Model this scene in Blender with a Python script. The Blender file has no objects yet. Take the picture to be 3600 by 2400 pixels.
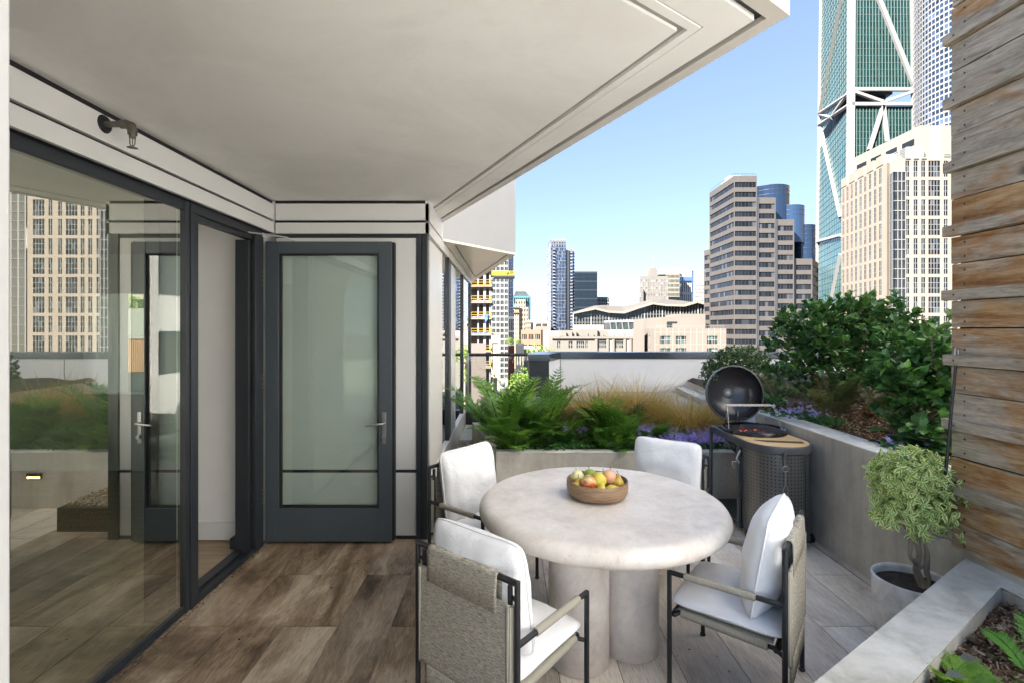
import bpy, bmesh, math, random
from mathutils import Vector, Matrix, noise as mnoise
S = bpy.context.scene
COL = S.collection
rad = math.radians
# ---------------- camera ----------------
F, CX, CY, H = 1750.0, 1785.0, 1155.0, 1.71       # focal length and vanishing point in photo pixels, eye height
cam = bpy.data.objects.new('camera', bpy.data.cameras.new('camera'))
COL.objects.link(cam); S.camera = cam
cam.location = (0, 0, H); cam.rotation_euler = (rad(90), 0, 0)
cam.data.sensor_width = 36; cam.data.lens = F/3600*36
cam.data.shift_x = (1800-CX)/3600; cam.data.shift_y = -(1200-CY)/3600
cam.data.clip_start = 0.05; cam.data.clip_end = 20000
# ---------------- sky, sun, exposure ----------------
SUN = Vector((-0.60, -0.58, 0.62)).normalized()   # towards the sun: behind the camera, to the left
EL = math.asin(SUN.z)
w = bpy.data.worlds.new('World'); S.world = w; w.use_nodes = True
nt = w.node_tree; bg = nt.nodes['Background']
sky = nt.nodes.new('ShaderNodeTexSky'); sky.sky_type = 'NISHITA'; sky.sun_disc = False
sky.sun_elevation = EL; sky.sun_rotation = math.atan2(SUN.x, SUN.y)
sky.altitude = 50; sky.air_density = 0.3; sky.dust_density = 0.0; sky.ozone_density = 3.0
gm_ = nt.nodes.new('ShaderNodeGamma'); gm_.inputs[1].default_value = .5; hs_ = nt.nodes.new('ShaderNodeHueSaturation'); hs_.inputs['Hue'].default_value = .503; hs_.inputs['Saturation'].default_value = 1.15
nt.links.new(sky.outputs[0], gm_.inputs[0]); nt.links.new(gm_.outputs[0], hs_.inputs['Color']); nt.links.new(hs_.outputs[0], bg.inputs[0]); bg.inputs[1].default_value = 0.135
sl = bpy.data.lights.new('sun', 'SUN'); sl.energy = 4.6; sl.angle = rad(0.5); sl.color = (1, .95, .88)
so = bpy.data.objects.new('sun', sl); COL.objects.link(so)
so.rotation_euler = SUN.to_track_quat('Z', 'Y').to_euler()
S.view_settings.view_transform = 'Standard'; S.view_settings.look = 'None'
S.view_settings.exposure = 2.7; S.view_settings.gamma = 1
S.render.engine = 'CYCLES'
S.cycles.max_bounces = 10; S.cycles.diffuse_bounces = 5; S.cycles.glossy_bounces = 5
S.cycles.transparent_max_bounces = 24; S.cycles.transmission_bounces = 6
S.cycles.sample_clamp_indirect = 6; S.cycles.caustics_reflective = False; S.cycles.caustics_refractive = False

def P(px, py, Y):
    return Vector(((px-CX)/F*Y, Y, H-(py-CY)/F*Y))
def PX(px, Y): return (px-CX)/F*Y
def PZ(py, Y): return H-(py-CY)/F*Y

# ---------------- materials ----------------
class N:
    def __init__(s, name):
        s.m = bpy.data.materials.new(name); s.m.use_nodes = True
        s.t = s.m.node_tree; s.b = s.t.nodes['Principled BSDF']
        s.o = s.t.nodes['Material Output']
    def n(s, typ, **kw):
        x = s.t.nodes.new(typ)
        for k, v in kw.items(): setattr(x, k, v)
        return x
    def l(s, a, b): s.t.links.new(a, b)
    def math(s, op, a, b=None, clamp=False):
        x = s.n('ShaderNodeMath', operation=op, use_clamp=clamp)
        for i, v in enumerate((a, b)):
            if v is None: continue
            if hasattr(v, 'links'): s.l(v, x.inputs[i])
            else: x.inputs[i].default_value = v
        return x.outputs[0]
    def coord(s, kind='Object', scale=(1, 1, 1), rot=(0, 0, 0), off=None):
        tc = s.n('ShaderNodeTexCoord'); mp = s.n('ShaderNodeMapping')
        s.l(tc.outputs[kind], mp.inputs[0]); mp.inputs['Scale'].default_value = scale; mp.inputs['Rotation'].default_value = rot
        if off is not None: s.l(off, mp.inputs['Location'])
        return mp.outputs[0]
    def noise(s, vec, scale=5, detail=4, rough=.55, dist=0):
        x = s.n('ShaderNodeTexNoise'); s.l(vec, x.inputs['Vector'])
        x.inputs['Scale'].default_value = scale; x.inputs['Detail'].default_value = detail
        x.inputs['Roughness'].default_value = rough; x.inputs['Distortion'].default_value = dist
        return x.outputs['Fac']
    def ramp(s, fac, stops):
        x = s.n('ShaderNodeValToRGB'); s.l(fac, x.inputs[0]); e = x.color_ramp.elements
        while len(e) < len(stops): e.new(.5)
        for i, (p, c) in enumerate(stops):
            e[i].position = p; e[i].color = (*c, 1) if len(c) == 3 else c
        return x.outputs[0]
    def mix(s, fac, a, b, mode='MIX'):
        x = s.n('ShaderNodeMix', data_type='RGBA', blend_type=mode)
        for i, v in ((0, fac), (6, a), (7, b)):
            if hasattr(v, 'links'): s.l(v, x.inputs[i])
            elif i == 0: x.inputs[0].default_value = v
            else: x.inputs[i].default_value = (*v, 1)
        return x.outputs[2]
    def attr(s, name='tint'):
        x = s.n('ShaderNodeAttribute'); x.attribute_name = name; return x
    def bump(s, h, strength=.3, dist=.01):
        x = s.n('ShaderNodeBump'); x.inputs['Strength'].default_value = strength; x.inputs['Distance'].default_value = dist
        s.l(h, x.inputs['Height']); s.l(x.outputs[0], s.b.inputs['Normal'])
    def set(s, rough=None, metal=None, spec=None, col=None):
        if rough is not None:
            if hasattr(rough, 'links'): s.l(rough, s.b.inputs['Roughness'])
            else: s.b.inputs['Roughness'].default_value = rough
        if metal is not None: s.b.inputs['Metallic'].default_value = metal
        if spec is not None: s.b.inputs['Specular IOR Level'].default_value = spec
        if col is not None:
            if hasattr(col, 'links'): s.l(col, s.b.inputs['Base Color'])
            else: s.b.inputs['Base Color'].default_value = (*col, 1)
        return s.m
def c3(c, k): return tuple(min(1, x*k) for x in c)
def mk(name, col, rough=.6, metal=0, var=.12, scale=4, bump=0, bscale=60, spec=.5, stretch=(1, 1, 1), bdist=.01):
    m = N(name); v = m.coord(scale=stretch)
    f = m.noise(v, scale, 6, .6)
    c = m.ramp(f, [(.3, c3(col, 1-var)), (.7, c3(col, 1+var))])
    if bump: m.bump(m.noise(v, bscale, 5, .6), bump, bdist)
    return m.set(rough, metal, spec, c)

# ---------------- mesh builder ----------------
class MB:
    def __init__(s):
        s.v = []; s.f = []; s.mi = []; s.sm = []; s.tint = []; s.uv = []
    def add(s, vs, fs, mi=0, smooth=False, tint=None, uvs=None):
        o = len(s.v); s.v += [tuple(v) for v in vs]
        t = random.random() if tint is None else tint
        for k, f in enumerate(fs):
            s.f.append([o+i for i in f]); s.mi.append(mi); s.sm.append(smooth); s.tint.append(t)
            s.uv.append(uvs[k] if uvs else None)
    def box(s, x0, x1, y0, y1, z0, z1, mi=0, M=None, tint=None):
        vs = [Vector((x, y, z)) for z in (z0, z1) for y in (y0, y1) for x in (x0, x1)]
        if M is not None: vs = [M @ v for v in vs]
        s.add(vs, [(0, 2, 3, 1), (4, 5, 7, 6), (0, 1, 5, 4), (2, 6, 7, 3), (0, 4, 6, 2), (1, 3, 7, 5)], mi, False, tint)
    def beam(s, a, b, wid, hei, mi=0, up=Vector((0, 0, 1)), tint=None):
        a = Vector(a); b = Vector(b); d = b-a; L = d.length; d.normalize()
        if abs(d.dot(up)) > .99: up = Vector((0, 1, 0))
        x = d.cross(up).normalized(); z = x.cross(d).normalized()
        M = Matrix((x, d, z)).transposed().to_4x4(); M.translation = a
        s.box(-wid/2, wid/2, 0, L, -hei/2, hei/2, mi, M, tint)
    def prism(s, poly, z0, z1, mi=0, mtop=None, tint=None):
        n = len(poly); A = sum(poly[i][0]*poly[(i+1) % n][1]-poly[(i+1) % n][0]*poly[i][1] for i in range(n))
        if A < 0: poly = poly[::-1]
        vs = [(x, y, z0) for x, y in poly]+[(x, y, z1) for x, y in poly]
        t = random.random() if tint is None else tint
        s.add(vs, [tuple(range(n))[::-1]]+[(i, (i+1) % n, n+(i+1) % n, n+i) for i in range(n)], mi, False, t)
        s.add([(x, y, z1) for x, y in poly], [tuple(range(n))], mi if mtop is None else mtop, False, t)
    def tube(s, pts, r, seg=10, mi=0, closed=False, cap=True, smooth=True, tint=None):
        pts = [Vector(p) for p in pts]; n = len(pts)
        rs = r if isinstance(r, (list, tuple)) else [r]*n
        vs = []; prev = None
        for i, p in enumerate(pts):
            if closed: d = pts[(i+1) % n]-pts[i-1]
            else: d = pts[min(i+1, n-1)]-pts[max(i-1, 0)]
            d.normalize()
            if prev is None:
                up = Vector((0, 0, 1)) if abs(d.z) < .9 else Vector((1, 0, 0))
                x = d.cross(up).normalized()
            else: x = (prev-d*prev.dot(d)).normalized()
            prev = x; y = d.cross(x)
            for k in range(seg):
                a = 2*math.pi*k/seg; vs.append(p+(x*math.cos(a)+y*math.sin(a))*rs[i])
        fs = []
        for i in range(n if closed else n-1):
            j = (i+1) % n
            for k in range(seg):
                k2 = (k+1) % seg; fs.append((i*seg+k, j*seg+k, j*seg+k2, i*seg+k2))
        t = random.random() if tint is None else tint
        s.add(vs, [f[::-1] for f in fs], mi, smooth, t)
        if cap and not closed:
            s.add(vs[:seg], [tuple(range(seg))], mi, False, t); s.add(vs[-seg:], [tuple(range(seg))[::-1]], mi, False, t)
    def lathe(s, prof, seg=32, mi=0, M=None, smooth=True, tint=None, a0=0, a1=2*math.pi):
        full = abs(a1-a0-2*math.pi) < 1e-6; n = seg if full else seg+1
        vs = []
        for r, z in prof:
            for k in range(n):
                a = a0+(a1-a0)*k/seg; v = Vector((r*math.cos(a), r*math.sin(a), z)); vs.append(M @ v if M is not None else v)
        fs = []; uvs = []
        for i in range(len(prof)-1):
            for k in range(seg):
                k2 = (k+1) % n
                fs.append((i*n+k, i*n+k2, (i+1)*n+k2, (i+1)*n+k))
                r = max(prof[i][0], .01); u0 = (a0+(a1-a0)*k/seg)*r; u1 = (a0+(a1-a0)*(k+1)/seg)*r
                uvs.append([(u0, prof[i][1]), (u1, prof[i][1]), (u1, prof[i+1][1]), (u0, prof[i+1][1])])
        s.add(vs, fs, mi, smooth, tint, uvs)
    def sphere(s, c, r, seg=16, rings=10, mi=0, sc=(1, 1, 1)):
        M = Matrix.Translation(c) @ Matrix.Diagonal((*sc, 1))
        s.lathe([(r*math.sin(math.pi*i/rings), -r*math.cos(math.pi*i/rings)) for i in range(rings+1)], seg, mi, M)
    def build(s, name, mats, parent=None, weld=False, bevel=0, local=False):
        me = bpy.data.meshes.new(name)
        vs = s.v
        if parent is not None and not local:
            Mi = parent.matrix_basis.inverted(); 
            if parent.parent: Mi = (parent.parent.matrix_basis @ parent.matrix_basis).inverted()
            vs = [Mi @ Vector(v) for v in vs]
        me.from_pydata([tuple(v) for v in vs], [], s.f)
        if not isinstance(mats, (list, tuple)): mats = [mats]
        for m in mats: me.materials.append(m)
        me.polygons.foreach_set('material_index', s.mi); me.polygons.foreach_set('use_smooth', s.sm)
        at = me.attributes.new('tint', 'FLOAT', 'FACE'); at.data.foreach_set('value', s.tint)
        if any(u is not None for u in s.uv):
            ul = me.uv_layers.new(name='UVMap'); dat = []
            for f, u in zip(s.f, s.uv):
                for k in range(len(f)): dat += (list(u[k]) if u is not None else [0, 0])
            ul.data.foreach_set('uv', dat)
        me.update()
        if weld:
            bm = bmesh.new(); bm.from_mesh(me); bmesh.ops.remove_doubles(bm, verts=bm.verts, dist=1e-5); bm.to_mesh(me); bm.free()
        o = bpy.data.objects.new(name, me); COL.objects.link(o)
        if parent is not None: o.parent = parent
        if bevel:
            b = o.modifiers.new('bevel', 'BEVEL'); b.width = bevel; b.segments = 2; b.limit_method = 'ANGLE'; b.angle_limit = rad(40)
            o.modifiers.new('normals', 'WEIGHTED_NORMAL')
        return o
def tag(o, label=None, cat=None, group=None, kind=None):
    if label: o['label'] = label
    if cat: o['category'] = cat
    if group: o['group'] = group
    if kind: o['kind'] = kind
    return o
def thing(name, label, cat, loc=(0, 0, 0), rot=0, group=None):
    o = bpy.data.objects.new(name, None); COL.objects.link(o); o.empty_display_size = .2
    o.matrix_basis = Matrix.Translation(loc) @ Matrix.Rotation(rot, 4, 'Z')
    return tag(o, label, cat, group)
def copy_tree(o, loc, rot=0, label=None, mats=None):
    r = o.copy(); COL.objects.link(r); r.matrix_basis = Matrix.Translation(loc) @ Matrix.Rotation(rot, 4, 'Z')
    if label: r['label'] = label
    for ch in list(o.children):
        c = ch.copy(); COL.objects.link(c); c.parent = r
        for g in list(ch.children):
            d = g.copy(); COL.objects.link(d); d.parent = c
    return r
def struct(mb, name, mats, **k):
    o = mb.build(name, mats, **k); o['kind'] = 'structure'; return o
def text_mesh(s, size, loc, rot, mat, parent, depth=.0008, name='lettering'):
    cu = bpy.data.curves.new('t', 'FONT'); cu.body = s; cu.size = size; cu.extrude = depth; cu.align_x = 'CENTER'
    to = bpy.data.objects.new('t', cu); me = bpy.data.meshes.new_from_object(to)
    bpy.data.objects.remove(to); me.materials.clear(); me.materials.append(mat)
    o = bpy.data.objects.new(name, me); COL.objects.link(o); o.parent = parent
    o.matrix_basis = Matrix.Translation(loc) @ rot
    return o
random.seed(7)
# ---------------- materials of the terrace ----------------
WHITEP = mk('white_panel', (.68, .675, .65), .42, var=.03, scale=1.5)
def plaster():
    m = N('white_plaster'); v = m.coord()
    c = m.mix(m.ramp(m.noise(v, 1.3, 8, .65, .8), [(.42, (0, 0, 0)), (.68, (.5, .5, .5))]), (.89, .875, .84), (.70, .68, .63))
    c = m.mix(m.ramp(m.noise(m.coord(scale=(1, 5, 1), rot=(0, 0, .5)), 6, 8, .8, 2), [(.66, (0, 0, 0)), (.72, (.35, .35, .35))]), c, (.45, .43, .38))
    m.bump(m.math('ADD', m.noise(v, 3.5, 5, .6), m.math('MULTIPLY', m.noise(v, 30, 4, .6), .15)), .25, .02)
    return m.set(.8, 0, .3, c)
WHITEC = plaster()
FASC = mk('fascia_metal', (.70, .66, .60), .35, var=.05, scale=1.2)
DARK = mk('dark_grey_metal', (.020, .024, .029), .42, var=.08, scale=6, spec=.5)
DOORM = mk('door_grey_paint', (.062, .078, .092), .4, var=.04, scale=3)
BLACK = mk('black_gap', (.008, .008, .009), .7, var=.1)
STEEL = mk('brushed_steel', (.45, .44, .42), .32, 1, var=.1, scale=30, stretch=(1, 1, 12))
def conc_mat():
    m = N('concrete'); v = m.coord()
    big = m.noise(v, 1.5, 7, .62, .6); st = m.noise(m.coord(scale=(5, 5, .5)), 1.8, 5, .6, .3)
    c = m.ramp(m.math('ADD', m.math('MULTIPLY', big, .65), m.math('MULTIPLY', st, .35)), [(.34, (.33, .30, .245)), (.46, (.50, .465, .395)), (.56, (.60, .565, .49)), (.70, (.72, .69, .62))])
    vo = m.n('ShaderNodeTexVoronoi'); m.l(v, vo.inputs['Vector']); vo.inputs['Scale'].default_value = 11
    hol = m.ramp(vo.outputs['Distance'], [(.02, (.75, .75, .75)), (.055, (0, 0, 0))])
    gate = m.ramp(m.noise(v, 7, 2, .5), [(.5, (0, 0, 0)), (.56, (1, 1, 1))])
    c = m.mix(m.mix(1, hol, gate, 'MULTIPLY'), c, (.12, .11, .09))
    c = m.mix(m.ramp(m.noise(v, 26, 6, .75), [(.42, (0, 0, 0)), (.66, (.3, .3, .3))]), c, (.38, .355, .30))
    m.bump(m.noise(v, 45, 6, .7), .3, .01)
    return m.set(.78, 0, .3, c)
CONC = conc_mat()
CONCT = (lambda m: (lambda v: (m.bump(m.noise(v, 60, 6, .7), .3, .01), m.set(.7, 0, .35,
        m.ramp(m.noise(v, 5, 9, .68, .4), [(.32, (.40, .385, .34)), (.5, (.60, .58, .525)), (.70, (.75, .73, .67))]))))(m.coord()))(N('concrete_cap'))[1]
CHAIRM = mk('chair_black_metal', (.018, .019, .021), .45, var=.1, scale=20)
SLATEM = mk('grill_grey_metal', (.12, .12, .125), .38, .4, var=.12, scale=8)
IWALL = mk('interior_wall', (.78, .76, .73), .8, var=.02)
SOIL = mk('soil', (.055, .038, .027), .95, var=.5, scale=30, bump=.8, bscale=50, bdist=.03)

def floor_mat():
    m = N('wood_look_tile'); t = m.attr('tint').outputs['Fac']; br = m.attr('lit_pale').outputs['Fac']
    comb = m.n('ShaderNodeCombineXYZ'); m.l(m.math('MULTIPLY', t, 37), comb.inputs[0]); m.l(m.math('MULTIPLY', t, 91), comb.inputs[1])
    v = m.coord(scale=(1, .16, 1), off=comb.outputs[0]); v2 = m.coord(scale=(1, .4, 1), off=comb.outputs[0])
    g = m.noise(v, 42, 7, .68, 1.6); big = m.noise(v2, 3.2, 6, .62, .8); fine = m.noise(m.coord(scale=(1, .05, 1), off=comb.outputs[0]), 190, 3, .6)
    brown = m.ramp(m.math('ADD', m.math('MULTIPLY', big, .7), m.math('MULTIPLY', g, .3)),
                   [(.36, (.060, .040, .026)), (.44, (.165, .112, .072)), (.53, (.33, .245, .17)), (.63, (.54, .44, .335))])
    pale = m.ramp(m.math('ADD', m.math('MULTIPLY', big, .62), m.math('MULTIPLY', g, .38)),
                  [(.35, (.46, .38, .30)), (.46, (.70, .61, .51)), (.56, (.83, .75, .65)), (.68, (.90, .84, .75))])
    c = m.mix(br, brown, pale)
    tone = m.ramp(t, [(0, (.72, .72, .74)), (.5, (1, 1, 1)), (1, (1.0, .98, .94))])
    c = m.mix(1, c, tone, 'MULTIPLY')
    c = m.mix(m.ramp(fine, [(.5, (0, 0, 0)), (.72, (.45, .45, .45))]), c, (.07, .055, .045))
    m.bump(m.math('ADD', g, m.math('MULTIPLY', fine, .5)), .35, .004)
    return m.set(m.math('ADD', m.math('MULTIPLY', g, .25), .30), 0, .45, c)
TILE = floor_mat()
GROUT = mk('tile_grout', (.20, .175, .145), .9, var=.3, scale=30)

def plank_mat():
    m = N('weathered_cedar'); t = m.attr('tint').outputs['Fac']
    comb = m.n('ShaderNodeCombineXYZ'); m.l(m.math('MULTIPLY', t, 53), comb.inputs[1]); m.l(m.math('MULTIPLY', t, 17), comb.inputs[2])
    v = m.coord(scale=(1, .13, 1), off=comb.outputs[0]); vb = m.coord(scale=(1, .55, 1.3), off=comb.outputs[0])
    g = m.noise(v, 38, 8, .7, 2.2); g2 = m.noise(v, 9, 4, .6, 2.5)
    grey = m.ramp(m.math('ADD', m.math('MULTIPLY', g, .55), m.math('MULTIPLY', g2, .45)),
                  [(.34, (.17, .135, .10)), (.47, (.37, .31, .235)), (.60, (.52, .45, .36)), (.74, (.64, .58, .48))])
    warm = m.ramp(m.math('ADD', m.math('MULTIPLY', g, .4), m.math('MULTIPLY', g2, .6)),
                  [(.3, (.14, .055, .018)), (.45, (.33, .17, .065)), (.6, (.52, .35, .19)), (.75, (.64, .50, .33))])
    st = m.math('ADD', m.noise(vb, 3.4, 6, .66, .7), m.math('MULTIPLY', m.math('SUBTRACT', m.attr('warm').outputs['Fac'], .5), .34))
    c = m.mix(m.ramp(st, [(.46, (0, 0, 0)), (.60, (1, 1, 1))]), grey, warm)
    vo = m.n('ShaderNodeTexVoronoi'); m.l(m.coord(scale=(1, .7, 1), off=comb.outputs[0]), vo.inputs['Vector']); vo.inputs['Scale'].default_value = 3.0
    c = m.mix(m.ramp(vo.outputs['Distance'], [(.05, (.85, .85, .85)), (.13, (0, 0, 0))]), c, (.06, .036, .02))
    m.bump(g, .5, .004)
    return m.set(.75, 0, .25, c)
PLANK = plank_mat()

def stone_mat():
    m = N('travertine'); v = m.coord()
    a = m.noise(v, 4.5, 8, .68, .5); b = m.noise(v, 22, 6, .7, .3)
    c = m.ramp(m.math('ADD', m.math('MULTIPLY', a, .68), m.math('MULTIPLY', b, .32)),
               [(.31, (.55, .47, .40)), (.43, (.70, .625, .55)), (.56, (.80, .73, .66)), (.70, (.87, .82, .75))])
    c = m.mix(m.ramp(m.noise(v, 75, 3, .6), [(.66, (0, 0, 0)), (.74, (.5, .5, .5))]), c, (.34, .28, .235))
    m.bump(m.math('ADD', m.noise(v, 16, 6, .7), b), .22, .01)
    return m.set(.5, 0, .4, c)
STONE = stone_mat()

def cloth_mat(name, col, s=420, k=.25, rough=.9):
    m = N(name); v = m.coord()
    w1 = m.n('ShaderNodeTexWave'); m.l(v, w1.inputs[0]); w1.inputs['Scale'].default_value = s*.35; w1.inputs['Distortion'].default_value = 1.5
    n = m.noise(v, s, 2, .5)
    c = m.mix(m.noise(v, 3, 3, .5), c3(col, .95), c3(col, 1.04))
    m.bump(m.math('ADD', m.math('MULTIPLY', n, .06), m.noise(m.coord(scale=(1, .55, 1)), 9, 5, .55, .8)), .55, .016); m.b.inputs['Sheen Weight'].default_value = .15
    return m.set(rough, 0, .2, c)
CUSH = cloth_mat('white_cushion_fabric', (.87, .86, .85))
def sling_mat():
    m = N('woven_sling'); v = m.coord(scale=(1, 1, 7)); v2 = m.coord(scale=(7, 7, 1))
    a = m.noise(v, 42, 5, .8, .5); b = m.noise(v2, 200, 2, .6)
    c = m.ramp(m.math('ADD', m.math('MULTIPLY', a, .7), m.math('MULTIPLY', b, .3)),
               [(.38, (.13, .115, .085)), (.48, (.37, .335, .265)), (.56, (.56, .52, .43)), (.66, (.75, .71, .60))])
    m.bump(a, .7, .004)
    return m.set(.92, 0, .15, c)
SLING = sling_mat()
def wrap_mat():
    m = N('cord_wrap'); v = m.coord(scale=(1, 1, 1)); w = m.n('ShaderNodeTexWave', bands_direction='Y'); m.l(v, w.inputs[0])
    w.inputs['Scale'].default_value = 62; w.inputs['Distortion'].default_value = .6
    c = m.ramp(w.outputs['Fac'], [(.1, (.26, .23, .175)), (.6, (.47, .44, .36))])
    m.bump(w.outputs['Fac'], .6, .003)
    return m.set(.9, 0, .2, c)
WRAP = wrap_mat()

def glass_mat(name, tint=(.78, .86, .80), base=.07, k=1.5, rough=.0, refl=(1, 1, 1)):
    m = N(name); m.t.nodes.remove(m.b)
    tr = m.n('ShaderNodeBsdfTransparent'); tr.inputs[0].default_value = (*tint, 1)
    gl = m.n('ShaderNodeBsdfGlossy'); gl.inputs['Roughness'].default_value = rough; gl.inputs[0].default_value = (*refl, 1)
    fr = m.n('ShaderNodeFresnel'); fr.inputs[0].default_value = 1.5
    gg = m.n('ShaderNodeNewGeometry'); f = m.math('MULTIPLY', m.math('ADD', m.math('MULTIPLY', fr.outputs[0], k), base, True), m.math('SUBTRACT', 1, gg.outputs['Backfacing']))
    mx = m.n('ShaderNodeMixShader'); m.l(f, mx.inputs[0]); m.l(tr.outputs[0], mx.inputs[1]); m.l(gl.outputs[0], mx.inputs[2])
    m.l(mx.outputs[0], m.o.inputs[0]); return m.m
GLASS = glass_mat('window_glass', (.81, .88, .76), .42, 1.7, refl=(1, 1, .93))
DGLASS = glass_mat('door_glass', (.92, .97, .95), .12, 1.0)
CLEARG = glass_mat('guard_glass', (.93, .955, .94), .0, 1.0)

def leaf_mat(name, c0, c1, c2, rough=.45, trans=.25, edge=None, spec=.4):
    m = N(name); t = m.attr('tint').outputs['Fac']
    c = m.ramp(t, [(0, c0), (.5, c1), (1, c2)])
    uvn = m.n('ShaderNodeUVMap'); sp = m.n('ShaderNodeSeparateXYZ'); m.l(uvn.outputs[0], sp.inputs[0])
    dist = m.math('ABSOLUTE', m.math('SUBTRACT', sp.outputs[0], .5))
    if edge: c = m.mix(m.ramp(dist, [(.20, (0, 0, 0)), (.27, (1, 1, 1))]), c, edge)
    else: c = m.mix(m.ramp(dist, [(.0, (.35, .35, .35)), (.06, (0, 0, 0))]), c, c3(c2, 1.5))
    m.set(rough, 0, spec, c)
    tl = m.n('ShaderNodeBsdfTranslucent'); m.l(c, tl.inputs[0])
    mx = m.n('ShaderNodeMixShader'); mx.inputs[0].default_value = trans
    m.l(m.b.outputs[0], mx.inputs[1]); m.l(tl.outputs[0], mx.inputs[2]); m.l(mx.outputs[0], m.o.inputs[0])
    return m.m
VIB = leaf_mat('viburnum_leaf', (.025, .075, .022), (.05, .135, .03), (.13, .25, .055), .4, .28, spec=.5)
BRIGHT = leaf_mat('bright_leaf', (.07, .16, .04), (.11, .22, .055), (.18, .31, .08), .42, .3)
BOX = leaf_mat('box_leaf', (.03, .07, .022), (.09, .17, .05), (.24, .34, .12), .5, .25)
FERN = leaf_mat('fern_leaf', (.03, .085, .012), (.10, .24, .028), (.30, .50, .07), .5, .35)
SWORD = leaf_mat('sword_fern_leaf', (.07, .09, .03), (.11, .13, .04), (.22, .13, .045), .55, .3)
DEAD = leaf_mat('dry_fern_leaf', (.12, .05, .015), (.22, .10, .03), (.30, .17, .06), .7, .3)
GRASS = leaf_mat('sedge_blade', (.24, .29, .07), (.50, .36, .10), (.72, .42, .13), .6, .4)
COVER = leaf_mat('groundcover_leaf', (.04, .12, .03), (.08, .21, .055), (.15, .32, .09), .4, .3)
VARI = leaf_mat('variegated_leaf', (.12, .30, .04), (.20, .40, .06), (.32, .50, .10), .42, .35, edge=(.88, .88, .42))
PURP = leaf_mat('campanula_petal', (.36, .26, .78), (.52, .42, .90), (.70, .62, .97), .6, .4)
YLEAF = leaf_mat('young_leaf', (.13, .30, .04), (.24, .44, .06), (.40, .58, .10), .5, .4)
TREEL = leaf_mat('street_tree_leaf', (.10, .19, .03), (.20, .31, .05), (.36, .48, .09), .6, .3)
BARK = mk('bark', (.30, .235, .17), .9, var=.4, scale=12, bump=.8, bscale=40, stretch=(1, 1, .3), bdist=.02)
def mulch_mat():
    m = N('bark_mulch'); t = m.attr('tint').outputs['Fac']
    c = m.ramp(t, [(0, (.04, .024, .015)), (.35, (.12, .072, .042)), (.7, (.23, .155, .10)), (1, (.40, .31, .22))])
    return m.set(.85, 0, .25, c)
MULCH = mulch_mat()
def gravel_mat():
    m = N('gravel'); t = m.attr('tint').outputs['Fac']
    c = m.ramp(t, [(0, (.10, .075, .05)), (.4, (.33, .25, .17)), (.75, (.50, .42, .32)), (1, (.66, .61, .52))])
    return m.set(.7, 0, .35, c)
GRAVEL = gravel_mat()
# ---------------- terrace floor ----------------
def faceattr(o, name, vals):
    a = o.data.attributes.new(name, 'FLOAT', 'FACE'); a.data.foreach_set('value', vals)
XL, XR, YN, YF = -1.94, 2.48, -1.5, 4.75
mb = MB(); lit_vals = []
rng = random.Random(3)
TW, TL = .3085, 1.2
kx = int((XL+1.597)//TW)-1
for k in range(kx, 16):
    x0 = -1.597+k*TW; x1 = x0+TW
    a, b = max(x0, XL), min(x1, XR-.06)
    if b-a < .02: continue
    off = 3.464 if k % 2 == 0 else 2.864
    j = -5
    while True:
        y0 = off+j*TL; y1 = y0+TL; j += 1
        if y0 > 4.8: break
        if y1 < YN: continue
        c, d = max(y0, YN), min(y1, YF if a > -.64 else 4.2)
        if d-c < .01: continue
        n0 = len(mb.f)
        g = .0024; zt = rng.uniform(-.0004, .0004)
        mb.box(a+g, b-g, c+g, d-g, -.012, zt, tint=rng.random())
        xm, ym = (a+b)/2, (c+d)/2
        # sky light put into tile colour: pale outside the roof edge, brown beneath
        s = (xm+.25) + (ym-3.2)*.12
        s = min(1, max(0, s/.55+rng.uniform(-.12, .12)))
        lit_vals += [s]*(len(mb.f)-n0)
y = YN
while y < YF:                                   # narrow border tiles along the right wall
    n0 = len(mb.f); mb.box(XR-.058, XR-.002, y+.001, min(y+1.2, YF)-.001, -.012, .0003, tint=rng.random()); lit_vals += [.8]*(len(mb.f)-n0); y += 1.2
fl = struct(mb, 'terrace_floor', TILE); faceattr(fl, 'lit_pale', lit_vals)
mb = MB(); mb.box(XL-.02, XR, YN, 4.9, -.2, -.0035); struct(mb, 'terrace_slab', GROUT)

m = MB(); m.box(-1.9, 13.5, -23, -1.6, -.2, -.004); struct(m, 'bounce_deck', mk('pale_deck', (.72, .71, .68), .8, var=.05))  # unseen pale deck, added to bounce sunlight up to the ceiling
# ---------------- soffit ----------------
ZC = 2.747
A2, B2 = Vector((-.641, 4.89)), Vector((.935, 1.65))
dF = (A2-B2).normalized(); nF = Vector((-.8994, -.4377)); nF = (nF-dF*nF.dot(dF)).normalized()
dN = Vector((-.81, -.58)).normalized(); nN = Vector((-dN.y, dN.x))
if nN.dot(A2-B2) < 0: nN = -nN
def inset(d, xe=-1.935):
    # corner point at distance d from both roof edges
    a, b, e, f = nF.x, nF.y, nN.x, nN.y
    r1 = nF.dot(B2)+d; r2 = nN.dot(B2)+d; D = a*f-b*e
    c = Vector(((r1*f-b*r2)/D, (a*r2-e*r1)/D))
    far = c+dF*((-.641-c.x)/dF.x); near = c+dN*((xe-c.x)/dN.x)
    return far, c, near
soff = thing('roof_soffit', 'large pale ceiling overhang with recessed edge groove, pointed against the blue sky', 'soffit', (0, 3, ZC))
def band(d1, d2, z0, z1, mat, name):
    f1, c1, n1 = inset(d1); f2, c2, n2 = inset(d2)
    m = MB(); m.prism([f1, c1, c2, f2], z0, z1); m.prism([c1, n1, n2, c2], z0, z1)
    return m.build(name, mat, soff)
band(0, .054, ZC, ZC+.03, FASC, 'edge_trim')
band(.054, .083, ZC+.02, ZC+.03, DARK, 'edge_groove')
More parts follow.
